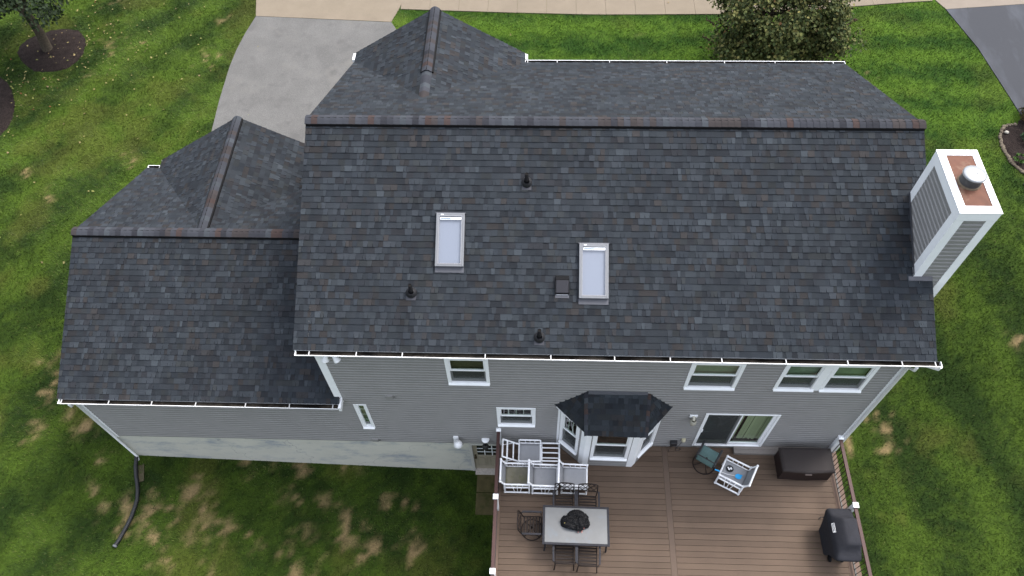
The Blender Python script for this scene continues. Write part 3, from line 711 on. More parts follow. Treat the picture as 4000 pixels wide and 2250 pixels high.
def pipe(x,y):
    z=rz_(y)
    mb=MB();mb.T=slopeT(x,y);mb.lathe([(.122,.012),(.122,.035),(.108,.06),(.088,.075),(.084,.095),(.066,.105)],22);vp=mb.build('vent_pipe',PVCB,house)
    mb=MB();mb.lathe([(.058,.03),(.056,.115),(.05,.12),(.042,.125),(.042,.28),(.030,.28),(.030,.2)],16,(x,y+.01,z));mb.build('pipe',VENT,vp)
    mb=MB();mb.T=slopeT(x,y);mb.box(-.105,-.17,.012,.105,.02,.016);mb.build('flashing',BOOTF,vp)
    mb=MB();mb.disc(.029,.27,12,(x,y+.01,z));mb.build('bore',DARK,vp)
pipe(.2,3.22);pipe(-2.274,.97);pipe(.527,.135)
mb=MB();mb.T=slopeT(1.005,.985);L=.40
mb.hexa([(-.145,.0,.012),(.145,.0,.012),(.145,L,.012),(-.145,L,.012),(-.14,.012,.085),(.14,.012,.085),(.14,L-.10,.095),(-.14,L-.10,.095)]);bv=mb.build('roof_vent',M('charcoal_plastic',(.030,.030,.036),.6,.15),house,.02,3)
mb=MB();mb.T=slopeT(1.005,.985);mb.hexa([(-.15,L-.105,.013),(.15,L-.105,.013),(.15,L+.01,.013),(-.15,L+.01,.013),(-.148,L-.102,.102),(.148,L-.102,.102),(.146,L-.03,.075),(-.146,L-.03,.075)]);mb.build('vent_hood',VENT,bv,.008)
for sx in (-1,1):
    mb=MB();mb.T=slopeT(1.005,.985);mb.box(sx*.1475-.006,.0,.012,sx*.1475+.006,L-.107,.088);mb.build('side_flange',VENT,bv)
mb=MB();mb.T=slopeT(1.005,.985);mb.box(-.13,-.004,.03,.13,.003,.062);mb.build('vent_slot',DARK,bv)
mb=MB();mb.T=slopeT(1.005,.985);mb.box(-.12,-.02,.02,.12,-.012,.027);mb.build('slot_lip',WHT,bv)
mb=MB();mb.T=slopeT(1.005,.985);mb.box(-.15,-.085,.013,.15,.0,.02);mb.build('flashing',FLASH,bv)
# siding-coloured dryer vents on the wall
for x,z in ((-3.13,2.9),(-3.95,.12)):
    mb=MB();mb.box(x-.09,-.055,z-.08,x+.09,-.018,z+.08)
    for i in range(2):mb.box(x+.10+i*.035,-.045,z-.07,x+.115+i*.035,-.018,z+.07)
    mb.build('wall_vent',SID,house,.008)

# ------------------------------------------------------------------ wall-mounted things
def T3(x,y,z,rz=0):return Matrix.Translation((x,y,z))@Matrix.Rotation(rz,4,'Z')
t=thing('wall_lamp','cream jelly jar lamp on the grey wall left of the sliding door','lamp',(4.43,-.02,2.12))
mb=MB();mb.box(-.10,-.035,-.02,.10,0.0,.09);mb.build('backplate',WHT,t,.012)
mb=MB();mb.tube([(0,-.03,.04),(0,-.09,.03),(0,-.11,-.02)],.035,10);mb.build('bracket',M('cream_metal',(.58,.55,.45),.4,.4),t)
mb=MB();mb.lathe([(.05,.0),(.078,-.03),(.085,-.10),(.078,-.16),(.05,-.2),(.0,-.215)],18,(0,-.12,-.02));mb.build('globe',GLOBE,t)
t=thing('wall_lamp','black shaded lamp with white backplate above the basement door','lamp',(-.885,-.02,.33))
mb=MB();mb.lathe([(.0,.0),(.10,.0),(.11,.02),(.09,.04),(0,.045)],20,(0,-.03,.03));mb.build('backplate',WHT,t)
mb=MB();mb.tube([(0,-.05,.03),(0,-.13,-.02)],.025,8);mb.build('bracket',BLKL,t)
mb=MB();mb.lathe([(.03,.02),(.075,-.02),(.095,-.09),(.08,-.16),(.0,-.18)],18,(0,-.17,-.03));mb.build('lamp_shade',BLKL,t)
t=thing('security_camera','white dome security camera on the grey wall above the pale foundation','camera',(-1.68,-.02,.22))
mb=MB();mb.box(-.08,-.05,-.02,.06,0,.3);mb.tube([(-.03,-.05,.05),(-.03,-.12,.0),(-.03,-.14,-.12)],.05,12);mb.build('mount',WHT2,t,.01)
mb=MB();mb.lathe([(.0,.14),(.06,.13),(.11,.07),(.12,0),(.10,-.06),(.05,-.1),(0,-.11)],18,(.06,-.19,.14));mb.build('dome',WHT2,t)
mb=MB();mb.tube([(.1,-.1,.03),(.16,-.12,-.05),(.17,-.04,-.16)],.006,5);mb.build('cable',BLKL,t)
t=thing('floodlight','pair of white cone floodlights under the eave by the corner board','lamp',(-4.09,-.06,5.2))
for x,d in ((-.10,-.05),(.10,.16)):
    mb=MB();mb.tube([(x*.4,0,.03),(x,-.08,-.02),(x+d*.35,-.12,-.14)],[.025,.05,.09],12);mb.build('lamp_head',WHT2,t)
mb=MB();mb.box(-.07,-.05,-.02,.07,.03,.06);mb.build('junction_box',WHT2,t,.006)
t=thing('power_adapter','black box with a looped cable plugged in on the wall by the deck','adapter',(4.19,-.02,.42))
mb=MB();mb.box(-.09,-.11,-.06,.09,0,.12);mb.build('housing',BLACKM,t,.01)
mb=MB();mb.tube([(-.05,-.1,-.06),(-.10,-.12,-.25),(-.09,-.16,-.3)],.007,5);mb.tube([(.06,-.1,-.05)]+[(.14+.07*math.sin(a),-.13,-.2+.08*math.cos(a)) for a in np.linspace(-.6,5.5,14)]+[(.2,-.06,.12)],.007,5);mb.build('cable',BLACKM,t)
t=thing('outdoor_outlet','round cream outlet cover on the grey wall beside the sliding door','outlet',(4.43,-.02,.62))
mb=MB();mb.lathe([(.0,.09),(.05,.09),(.06,.03),(.055,0)],16,(0,-.03,-.04));mb.box(-.05,-.03,-.06,.05,0,.06);mb.build('cover',M('cream_cover',(.52,.48,.33),.5,.4),t)

# ------------------------------------------------------------------ DECK
DX0,DX1,DY1=-.56,8.62,-5.6
deck=thing('deck','raised brown composite board deck along the back of the house','deck',(4,-2.8,gz(4,-2.8)),world=True)
mb=MB();r=random.Random(5)
def bc():
    k=r.uniform(.93,1.07);m=r.choice([(.115,.079,.055),(.107,.073,.051),(.123,.085,.060)]);return tuple(q*k for q in m)
y=-.03;i=0
while y>DY1+.15:
    for xa,xb in ((DX0+.14,3.914),(4.066,DX1-.30)):
        mb.box(xa,y-.139,DZ-.025,xb,y,DZ,bc())
    y-=.147
mb.build('decking',DECK,deck)
for nm,xa,xb in (('divider_board',3.919,4.061),('edge_board',DX1-.295,DX1-.155),('edge_board',DX1-.15,DX1-.01),('edge_board',DX0+.0,DX0+.135)):
    mb=MB();mb.box(xa,DY1,DZ-.025,xb,-.03,DZ,(.115,.081,.060) if nm!='edge_board' else (.15,.10,.075));mb.build(nm,DECK,deck)
mb=MB();mb.box(DX0+.02,DY1+.02,DZ-.32,DX0+.06,-.03,DZ-.03);mb.box(DX1-.06,DY1+.02,DZ-.32,DX1-.02,-.03,DZ-.03);mb.box(DX0+.06,DY1+.02,DZ-.32,DX1-.06,DY1+.06,DZ-.03)
for x in np.arange(DX0+.4,DX1-.2,.4):mb.box(x,DY1+.06,DZ-.26,x+.04,-.03,DZ-.03)
mb.build('frame',M('dark_joist',(.075,.052,.042),.9,.1,n1=(10,.2)),deck)
for x in (DX0+.25,2.5,5.5,DX1-.4):
    mb=MB();mb.box(x,-3.4,gz(x,-3.4)-.05,x+.14,-3.26,DZ-.33);mb.build('post',M('deck_post',(.2,.15,.1),.9,.1),deck)
def railing(x,label,ys):
    t=thing('deck_railing',label,'railing',(x,-.05,DZ),group='brown railings with white posts along the deck')
    Y=lambda y:y+.05
    mb=MB();mb.box(-.045,Y(ys[-1])-.0,.90,.045,-.05,.945);mb.build('top_rail',RAILM,t,.008)
    mb=MB();mb.box(-.02,Y(ys[-1]),.86,.02,-.05,.899);mb.box(-.02,Y(ys[-1]),.075,.02,-.05,.115);mb.build('lower_rail',BAL,t)
    for a,b in zip(ys[:-1],ys[1:]):
        n=int((a-b)/.115)
        for k in range(1,n):
            yy=Y(a+(b-a)*k/n);mb=MB();mb.tube([(0,yy,.116),(0,yy,.859)],.0095,6,caps=False);mb.build('baluster',BAL,t)
    for yy in ys:
        mb=MB();mb.box(-.052,Y(yy)-.052,-.02,.052,Y(yy)+.052,.965);p=mb.build('post',WHT,t,.004)
        mb=MB();c=.068;y_=Y(yy);mb.box(-c,y_-c,.965,c,y_+c,.99);mb.add([(-c,y_-c,.99),(c,y_-c,.99),(c,y_+c,.99),(-c,y_+c,.99),(0,y_,1.03)],[(0,1,4),(1,2,4),(2,3,4),(3,0,4)]);mb.build('post_cap',WHT,p)
    return t
railing(8.425,'brown railing with white post caps behind the covered grill',[-.06,-1.85,-3.66,-5.47])
railing(-.505,'brown railing with white post caps behind the white patio chairs',[-.04,-1.85,-3.66,-5.47])
t=thing('door_step','pale grey boxed step on the deck below the sliding door','step',(7.0,-.13,DZ))
mb=MB();mb.box(-1.16,-.095,0,1.16,.10,.135);mb.build('riser',STEP,t,.008)
mb=MB();mb.box(-1.17,-.108,.136,1.17,.0,.152);mb.box(-1.17,.006,.136,1.17,.105,.152);mb.build('tread',STEP,t,.004)

# ------------------------------------------------------------------ WHITE PVC CHAIRS
def pvc_chair(label,seatm,sag=.03,seat=True,group='white pipe patio chairs on the deck'):
    t=thing('patio_chair',label,'chair',group=group)
    mb=MB();pr=.024
    for s in (-1,1):
        y=.285*s
        mb.tube([(-.28,y,.02),(-.28,y,.62),(-.26,y,.64),(.34,y,.64),(.36,y,.62),(.36,y,.02)],pr,8)
        mb.tube([(-.28,y,.05),(.36,y,.05)],pr,8);mb.tube([(-.28,y,.40),(.36,y,.43)],pr*.9,8)
        mb.tube([(-.27,y,.63),(-.33,y,.74),(-.385,y*1.0,.88)],pr,8)
        for a,b in ((-.10,-.02),(.05,.05),(.20,.12)):mb.tube([(a,y,.63),(b,y,.06)],.011,6)
    mb.tube([(-.385,-.31,.885),(-.385,.31,.885)],pr*1.1,8);mb.tube([(.36,-.285,.43),(.36,.285,.43)],pr,8)
    mb.tube([(-.27,-.285,.40),(-.27,.285,.40)],pr*.9,8);mb.tube([(-.28,-.285,.05),(-.28,.285,.05)],pr,8)
    for s in (-1,1):
        for p in ((.36,.285*s,.64),(-.28,.285*s,.64),(-.385,.295*s,.885),(.36,.285*s,.05),(-.28,.285*s,.05)):
            mb.lathe([(0,-.035),(.031,-.03),(.031,.03),(0,.035)],8,p)
    mb.build('frame',PVC,t)
    def sheet(f,nu,nv,nm,m,th=.006):
        mb=MB();vs_=[f(i/nu,j/nv) for i in range(nu+1) for j in range(nv+1)];k=nv+1
        mb.add(vs_,[(i*k+j,(i+1)*k+j,(i+1)*k+j+1,i*k+j+1) for i in range(nu) for j in range(nv)],None,True)
        o=mb.build(nm,m,t);md=o.modifiers.new('Solidify','SOLIDIFY');md.thickness=th
    if seat:
        sheet(lambda a,b:(-.26+.61*a,-.265+.53*b,.43+.01*a-sag*math.sin(math.pi*a)*math.sin(math.pi*b)**.6),8,8,'seat',seatm)
        sheet(lambda a,b:(-.262-.122*a-.02*math.sin(math.pi*a),-.275+.55*b,.42+.46*a),6,6,'backrest',SLING)
    return t
def place(t,x,y,rz,z=DZ):t.location=(x,y,z);t.rotation_euler=(0,0,rz);return t
B1=pvc_chair('white pipe chair with a sagging stained tan seat beside the left railing',SLINGG,.09);place(B1,-.03,-1.13,0)
B2=pvc_chair('white pipe chair with clean grey seat standing right beside the stained tan one',SLING);place(B2,.70,-1.145,-.01)
B3=dup(B2,'white pipe chair with grey seat nearest the bay window, touching the black dining chairs');place(B3,1.47,-1.125,-.03)
W=dup(B2,'white pipe chair standing alone, holding a blue fly swatter and an ashtray');place(W,5.70,-.945,R(180-28))
# reclined chair without back fabric
t=thing('recliner_chair','white pipe recliner with grey seat and a bare back frame by the left railing','chair',(.31,-.475,DZ),group='white pipe patio chairs on the deck')
mb=MB();pr=.023
for s in (-1,1):
    y=.295*s
    mb.tube([(-.27,y,.02),(-.27,y,.60),(-.25,y,.62),(.28,y,.62),(.30,y,.60),(.30,y,.02)],pr,8);mb.tube([(-.27,y,.05),(.30,y,.05)],pr,8);mb.tube([(-.27,y,.40),(.30,y,.40)],pr*.9,8)
    for a,b in ((-.12,-.04),(.02,.02),(.16,.08)):mb.tube([(a,y,.61),(b,y,.06)],.011,6)
mb.tube([(.30,-.295,.41),(.30,.295,.41)],pr,8);mb.tube([(-.27,-.295,.40),(-.27,.295,.40)],pr,8);mb.tube([(-.27,-.295,.05),(-.27,.295,.05)],pr,8);mb.tube([(.30,-.295,.05),(.30,.295,.05)],pr,8)
mb.build('frame',PVC,t)
mb=MB()
for s in (-1,1):
    y=.24*s;mb.tube([(-.27,y,.44),(-.70,y,.78)],pr,8);mb.tube([(-.42,y*.98,.54),(-.73,y*.98,.38)],.012,6)
mb.tube([(-.70,-.25,.78),(-.70,.25,.78)],pr,8);mb.tube([(-.42,-.24,.56),(-.42,.24,.56)],pr*.8,8);mb.tube([(-.58,-.24,.685),(-.58,.24,.685)],pr,8);mb.tube([(-.58,.24,.685),(-.60,.24,.02)],pr,8);mb.tube([(-.58,-.24,.685),(-.60,-.24,.02)],pr,8)
mb.build('back_frame',PVC,t)
mb=MB();n=6;mb.add([(-.26+.55*i/n,-.275+.55*j/n,.415-.02*math.sin(math.pi*i/n)*math.sin(math.pi*j/n)) for i in range(n+1) for j in range(n+1)],[(i*(n+1)+j,(i+1)*(n+1)+j,(i+1)*(n+1)+j+1,i*(n+1)+j+1) for i in range(n) for j in range(n)],None,True)
o=mb.build('seat',SLING,t);o.modifiers.new('Solidify','SOLIDIFY').thickness=.008
t=thing('footstool','white pipe footstool frame with bare rungs and no fabric','footstool',(.88,-.42,DZ))
mb=MB()
for s in (-1,1):
    mb.tube([(.235*s,-.25,.02),(.235*s,-.25,.40),(.235*s,.25,.40),(.235*s,.25,.02)],pr,8);mb.tube([(.235*s,-.25,.06),(.235*s,.25,.06)],pr*.9,8)
for y in (-.25,.25):mb.tube([(-.25,y,.40),(.25,y,.40)],pr,8);mb.tube([(-.235,y,.06),(.235,y,.06)],pr*.9,8)
mb.build('frame',PVC,t)
for y in (-.165,-.02,.12):
    mb=MB();mb.tube([(-.235,y,.40),(.235,y,.40)],pr*.75,8);mb.build('rung',PVC,t)

# things on the lone white chair
t=thing('fly_swatter','blue fly swatter with a white wire handle lying on the white chair','fly swatter',(5.77,-1.0,DZ+.455),R(170))
mb=MB();q=[(.085*math.cos(a)*(1.0),.072*math.sin(a)) for a in np.linspace(0,2*math.pi,14,endpoint=False)];mb.prism(q,0,.006);mb.box(-.10,-.06,0,-.06,-.02,.006);mb.build('paddle',BLUE,t)
mb=MB();mb.tube([(.08,0,.004),(.3,.0,.02),(.50,-.01,.10)],.006,6);mb.build('handle',WHT,t)
mb=MB();mb.tube([(.50,-.01,.10),(.63,-.015,.15)],.017,7);mb.build('grip',BLUE,t)
t=thing('ashtray','round black and white patterned ashtray on the lone white chair seat','ashtray',(5.575,-.79,DZ+.43))
mb=MB();mb.lathe([(0,0),(.085,0),(.098,.03),(.09,.035),(.08,.012),(0,.010)],20);mb.build('dish',BLACKM,t)
mb=MB();r=random.Random(2)
for i in range(9):
    a=r.uniform(0,6.28);d=r.uniform(0,.055);s=r.uniform(.012,.026);mb.prism([(d*math.cos(a)+s*math.cos(k*1.26+a),d*math.sin(a)+s*math.sin(k*1.26+a)) for k in range(5)],.012,.018+.001*i)
mb.build('pattern',WHT,t)
# teal swivel chair
t=thing('swivel_chair','teal sling swivel chair with black arms and a ring base','chair',(5.04,-.46,DZ),R(58))
mb=MB();n=8
mb.add([(-.22+.47*i/n,-.235+.47*j/n,.41+.02*(i/n)-.03*math.sin(math.pi*i/n)) for i in range(n+1) for j in range(n+1)],[(i*(n+1)+j,(i+1)*(n+1)+j,(i+1)*(n+1)+j+1,i*(n+1)+j+1) for i in range(n) for j in range(n)],None,True)
mb.build('seat',TEAL,t).modifiers.new('Solidify','SOLIDIFY').thickness=.01
mb=MB();mb.add([(-.22-.05*i/n,-.235+.47*j/n,.40+.46*i/n) for i in range(n+1) for j in range(n+1)],[(i*(n+1)+j,(i+1)*(n+1)+j,(i+1)*(n+1)+j+1,i*(n+1)+j+1) for i in range(n) for j in range(n)],None,True)
mb.build('backrest',TEAL,t).modifiers.new('Solidify','SOLIDIFY').thickness=.012
mb=MB();mb.tube([(-.27,-.25,.865),(-.28,0,.88),(-.27,.25,.865)],.016,8)
for s in (-1,1):
    mb.tube([(-.27,.25*s,.865),(-.21,.25*s,.40),(.26,.25*s,.42)],.014,8);mb.tube([(-.27,.25*s,.63),(.26,.255*s,.61)],.012,6);mb.tube([(.22,.25*s,.42),(.24,.25*s,.61)],.012,6)
mb.build('frame',BLACKM,t)
for s in (-1,1):
    mb=MB();mb.box(-.27,.25*s-.03,.62,.28,.25*s+.03,.645);mb.build('armrest',BLACKM,t,.01)
mb=MB();mb.tube([(-.06+.29*math.cos(a),.29*math.sin(a),.03) for a in np.linspace(0,2*math.pi,36,endpoint=False)],.014,7,closed=True)
for k in range(4):
    a=k*math.pi/2+.7;mb.tube([(-.06,0,.26),(-.06+.16*math.cos(a),.16*math.sin(a),.10),(-.06+.29*math.cos(a),.29*math.sin(a),.03)],.011,6)
mb.tube([(-.06,0,.24),(-.04,0,.40)],.03,8);mb.build('ring_base',BRONZE,t)

# ------------------------------------------------------------------ DINING SET
t=thing('dining_table','rectangular patio table with frosted grey glass top and dark frame','table',(1.514,-2.452,DZ))
hx,hy,th=.83,.488,.73
mb=MB();mb.T=Matrix.Rotation(-.012,4,'Z');rect_frameN(mb,-hx,hx,-hy,hy,.058,th-.03,th);mb.build('table_frame',TFR,t,.006)
mb=MB();mb.T=Matrix.Rotation(-.012,4,'Z');mb.box(-hx+.058,-hy+.058,th-.012,hx-.058,hy-.058,th-.003);mb.build('tabletop',TTOP,t)
for sx in (-1,1):
    for sy in (-1,1):
        mb=MB();mb.tube([(sx*(hx-.06),sy*(hy-.06),th-.03),(sx*(hx-.07),sy*(hy-.07),.35),(sx*(hx-.05),sy*(hy-.05),0)],.022,8);mb.build('leg',TFR,t)
def dining_chair(label,ring=False):
    t=thing('dining_chair',label,'chair',group='dark metal chairs around the dining table')
    hw=.25
    mb=MB()
    for k in range(6):
        x=-.20+k*.078;mb.box(x-.017,-hw+.03,.405-.006*abs(k-2.5),x+.017,hw-.03,.417-.006*abs(k-2.5))
    for s in (-1,1):mb.tube([(-.24,s*(hw-.03),.40),(.0,s*(hw-.03),.41),(.24,s*(hw-.03),.415)],.014,6)
    mb.tube([(.24,-hw+.03,.413),(.24,hw-.03,.413)],.013,6);mb.build('seat',BRONZE,t)
    mb=MB();bx=lambda z:-.235-.13*(z-.4)/.5
    P=lambda y,z:(bx(z),y,z)
    for s in (-1,1):mb.tube([P(s*(hw-.02),.38),P(s*(hw-.005),.62),P(s*(hw-.01),.84)],.015,7)
    mb.tube([P((hw-.01)*math.sin(a)/math.sin(1.2),.84+.05*(math.cos(a)-math.cos(1.2))/(1-math.cos(1.2))) for a in np.linspace(-1.2,1.2,11)],.015,7)
    mb.tube([P((hw-.01)*u,.55-.035*(u*u-1)) for u in np.linspace(-1,1,9)],.012,6)
    for a,b,c,d in ((-.2,.57,.06,.87),(.2,.57,-.06,.87),(-.07,.585,.19,.86),(.07,.585,-.19,.86),(-.22,.72,-.10,.88),(.22,.72,.10,.88),(-.22,.72,-.1,.58),(.22,.72,.1,.58)):mb.tube([P(a,b),P(c,d)],.009,6)
    mb.build('backrest',BRONZE,t)
    for s in (-1,1):
        mb=MB();mb.beam((-.25,s*(hw+.025),.635),(.0,s*(hw+.03),.65),.048,.018);mb.beam((0.0,s*(hw+.03),.65),(.24,s*(hw+.025),.632),.0478,.0178);mb.tube([(.22,s*(hw+.02),.63),(.235,s*(hw-.02),.42)],.013,6);mb.tube([(-.25,s*(hw+.02),.632),(-.26,s*(hw),.60)],.013,6);mb.build('armrest',BRONZEA,t,.006)
    if ring:
        mb=MB();mb.tube([(.0+.27*math.cos(a),.27*math.sin(a),.03) for a in np.linspace(0,2*math.pi,36,endpoint=False)],.013,7,closed=True)
        for k in range(4):
            a=k*math.pi/2+.75;mb.tube([(0,0,.25),(.15*math.cos(a),.15*math.sin(a),.1),(.27*math.cos(a),.27*math.sin(a),.03)],.010,6)
        mb.tube([(0,0,.22),(0,0,.40)],.028,8);mb.build('ring_base',BRONZE,t)
    else:
        for sx in (-1,1):
            for s in (-1,1):
                mb=MB();mb.tube([(sx*.22,s*(hw-.03),.40),(sx*(.25 if sx>0 else .30),s*(hw-.0),.0)],.014,6);mb.build('leg',BRONZE,t)
    return t
c0=dining_chair('dark lattice back chair at the far left side of the table against a white chair');place(c0,1.235,-1.79,R(-90))
c1=dup(c0,'dark lattice back chair at the far side of the table, nearer the deck divider board');place(c1,1.835,-1.80,R(-91))
c2=dup(c0,'dark slatted chair at the near side of the table, on the railing side');place(c2,1.235,-3.06,R(90))
c3=dup(c0,'dark slatted chair at the near side of the table, on the divider board side');place(c3,1.815,-3.10,R(88))
c4=dining_chair('dark swivel chair on a ring base at the left end of the table',True);place(c4,.42,-2.385,R(0))
# crumpled black bag
t=thing('plastic_bag','crumpled black plastic bag bundle lying on the dining table','bag',(1.50,-2.36,DZ+.73))
me=bpy.data.meshes.new('bag_body')
import bmesh
bm=bmesh.new()
for cx,cy,rx,ry,rz2 in ((-.12,-.03,.25,.17,.13),(.13,-.02,.21,.20,.13),(.02,.12,.22,.15,.12),(.07,-.15,.10,.10,.09)):
    g=bmesh.ops.create_icosphere(bm,subdivisions=5,radius=1)
    for v in g['verts']:
        p=v.co.copy();q=Vector((cx*9,cy*9,0))
        d=1+.22*noise.noise(p*1.6+q)+.16*abs(noise.noise(p*3.7+q))-.10*abs(noise.noise(p*8+q))+.06*noise.noise(p*17+q)
        p*=d;v.co=Vector((cx+p.x*rx,cy+p.y*ry,max(0.002,.06+p.z*rz2)))
bm.to_mesh(me);bm.free();me.materials.append(BAG)
link('bag_body',me,t)
mb=MB();mb.tube([(.02,-.16,.10),(.03,-.21,.06),(.07,-.24,.03),(.06,-.27,.01)],.011,6);mb.tube([(.22,-.12,.10),(.20,-.19,.07),(.16,-.22,.03),(.15,-.27,.012)],.011,6);mb.build('ribbon',PINK,t)
mb=MB();r=random.Random(4)
for i in range(8):
    a=r.uniform(0,6.28);x=-.235+.04*math.cos(a);y=-.105+.035*math.sin(a);mb.hexa([(x-.016,y-.012,.10),(x+.016,y-.012,.10),(x+.02,y+.012,.10),(x-.016,y+.012,.10),(x-.012,y-.01,.145),(x+.014,y-.01,.15),(x+.014,y+.01,.148),(x-.012,y+.01,.15)])
mb.build('yellow_scrap',YEL,t)

# ------------------------------------------------------------------ STORAGE CHEST
t=thing('storage_chest','dark brown wicker pattern storage chest by the right railing','chest',(7.575,-.55,DZ))
def outline(w,d0,d1,bow,n=16):
    p=[]
    for i in range(n+1):
        x=-w+2*w*i/n;p.append((x,d0-bow*math.cos(math.pi*x/w/1.0)*.5-bow*.5*math.exp(-(x/w*2.2)**2)))
    return p+[(w,d1),(-w,d1)]
mb=MB();a=outline(.655,-.335,.30,.015);b=outline(.645,-.325,.305,.012);n=len(a)
mb.add([(x,y,0) for x,y in a]+[(x,y,.55) for x,y in b],[(i,(i+1)%n,(i+1)%n+n,i+n) for i in range(n)]);body=mb.build('body',WEAVEB,t)
mb=MB();a=outline(.675,-.345,.325,.022);b=outline(.64,-.315,.30,.018);c=outline(.60,-.28,.265,.015);n=len(a)
mb.add([(x,y,.53) for x,y in a]+[(x,y,.585) for x,y in a]+[(x,y,.61) for x,y in b]+[(x,y,.622) for x,y in c],[(k*n+i,k*n+(i+1)%n,(k+1)*n+(i+1)%n,(k+1)*n+i) for k in range(3) for i in range(n)]+[tuple(range(3*n,4*n))]);mb.build('lid',WEAVE,t)
mb=MB();mb.box(-.09,-.395,.50,.09,-.36,.515);mb.build('handle',M('chest_handle',(.12,.09,.08),.4,.4),t,.004)

# ------------------------------------------------------------------ COVERED GRILL
t=thing('covered_grill','barbecue grill under a black fabric cover by the right railing','grill',(8.03,-2.50,DZ),world=True)
S_=[(.12,7.75,8.28,-2.84,-2.17),(.35,7.745,8.31,-2.88,-2.12),(.60,7.735,8.335,-3.0,-2.02),(.80,7.73,8.355,-3.15,-1.90),(.90,7.735,8.355,-3.18,-1.885),(.955,7.77,8.345,-3.16,-1.905)]
def ring(z,x0,x1,y0,y1,nx=5,ny=9):
    p=[]
    for i in range(nx):p.append((x0+(x1-x0)*i/nx,y0))
    for i in range(ny):p.append((x1,y0+(y1-y0)*i/ny))
    for i in range(nx):p.append((x1-(x1-x0)*i/nx,y1))
    for i in range(ny):p.append((x0,y1-(y1-y0)*i/ny))
    return [Vector((x,y,z)) for x,y in p]
L_=[(1.0,7.775,8.34,-3.02,-2.08),(1.10,7.86,8.335,-2.93,-2.17),(1.20,7.965,8.325,-2.875,-2.215),(1.235,8.0,8.30,-2.85,-2.24)]
mb=MB();rings=[ring(*s) for s in S_+L_]
cx=Vector((8.03,-2.52,0))
for k,rg in enumerate(rings):
    for i,p in enumerate(rg):
        nn=noise.noise(p*2.6)*.022+noise.noise(p*7)*.010
        d=Vector((p.x-cx.x,p.y-cx.y,0)).normalized();rg[i]=p+d*nn+Vector((0,0,nn*.6))
n=len(rings[0]);vs_=[p for rg in rings for p in rg]
mb.add(vs_,[(k*n+i,k*n+(i+1)%n,(k+1)*n+(i+1)%n,(k+1)*n+i) for k in range(len(rings)-1) for i in range(n)]+[tuple(range((len(rings)-1)*n,len(rings)*n))])
o=mb.build('cover',COVER,t);o.data.polygons.foreach_set('use_smooth',[True]*len(o.data.polygons));ss=o.modifiers.new('Subdivision','SUBSURF');ss.levels=ss.render_levels=1
mb=MB();mb.tube([(7.75,-2.03,.62),(7.66,-2.04,.66),(7.63,-2.06,.60),(7.64,-2.07,.55)],.011,6);mb.build('strap',BLACKM,t)
for x in (7.86,8.16):
    mb=MB();mb.T=Matrix.Translation((x,-2.93,DZ+.085))@Matrix.Rotation(R(90),4,'Y');mb.lathe([(0,-.025),(.08,-.025),(.085,-.01),(.085,.01),(.08,.025),(0,.025)],18);mb.build('wheel',VENT,t)
# printed logo patch on the front slope of the cover
a=Vector((7.775,-2.4,1.0));b=Vector((7.965,-2.4,1.20));up=(b-a).normalized();rd=Vector((0,-1,0));nn=rd.cross(up).normalized()
lo=Vector((7.80,-2.415,1.028))+nn*.022
Tl=Matrix(((rd.x,up.x,nn.x,lo.x),(rd.y,up.y,nn.y,lo.y),(rd.z,up.z,nn.z,lo.z),(0,0,0,1)))
mb=MB();mb.T=Tl@Matrix.Translation((0,0,-.012));mb.box(-.118,-.043,0,.118,.043,.010);patch=mb.build('logo_patch',M('black_patch',(.02,.02,.024),.8,.2),t)
mb=MB();mb.T=Tl;rect_frameN(mb,-.112,.112,-.038,.038,.008,-.002,.0015);mb.build('border',LETTER,patch)
fc=bpy.data.curves.new('lettering','FONT');fc.body='weber';fc.size=.072;fc.align_x='CENTER';fc.extrude=.0008
fo=bpy.data.objects.new('lettering_source',fc);COL.objects.link(fo)
bpy.context.view_layer.update()
me=bpy.data.meshes.new_from_object(fo.evaluated_get(bpy.context.evaluated_depsgraph_get()))
bpy.data.objects.remove(fo)
me.transform(Tl@Matrix.Translation((-.022,-.018,.0006)));me.materials.clear();me.materials.append(LETTER)
link('lettering',me,patch)
mb=MB();mb.T=Tl@Matrix.Translation((.085,.0,.0003))
mb.prism([(.018*math.cos(a_)*.9,.004+.016*math.sin(a_)) for a_ in np.linspace(0,2*math.pi,14,endpoint=False)],0,.001);mb.add([(-.003,-.01,.0005),(-.016,-.026,.0005),(-.011,-.026,.0005),(0,-.01,.0005),(.011,-.026,.0005),(.016,-.026,.0005),(.003,-.01,.0005)],[(0,1,2,3),(3,4,5,6)]);mb.build('emblem',LETTER,patch)

# ------------------------------------------------------------------ GROUND
def inpoly(x,y,poly):
    x=np.asarray(x);c=np.zeros(x.shape,bool);n=len(poly);j=n-1
    for i in range(n):
        xi,yi=poly[i];xj,yj=poly[j]
        if yi!=yj:
            m=((yi>y)!=(yj>y))&(x<(xj-xi)*(y-yi)/(yj-yi)+xi);c^=m
        j=i
    return c
DRIVE=[(-11.62,19.05),(-11.82,17.98),(-11.95,16.95),(-12.0,15.86),(-11.95,14.02),(-11.82,12.07),(-11.63,10.07),(-11.5,8.4),(-4.5,8.4),(-4.2,9.6),(-.2,9.6),(-.4,10.5),(-3.6,14.5),(-4.86,16.9),(-5.5,18.14),(-5.8,18.68)]
APRON=[(-11.62,19.06),(-5.81,18.70),(-5.59,19.54),(-5.42,20.3),(-4.9,21.6),(-4.2,23.2),(-13.2,23.6),(-12.3,21.6),(-11.85,20.2)]
WALK=[(-5.58,19.55),(-.78,19.33),(2.76,19.21),(8.29,19.28),(11,19.5),(13.31,19.77),(15.07,20.0),(16.97,20.19),(17.0,21.5),(13,21.0),(8.3,20.32),(2.0,20.24),(-.8,20.35),(-5.40,20.6)]
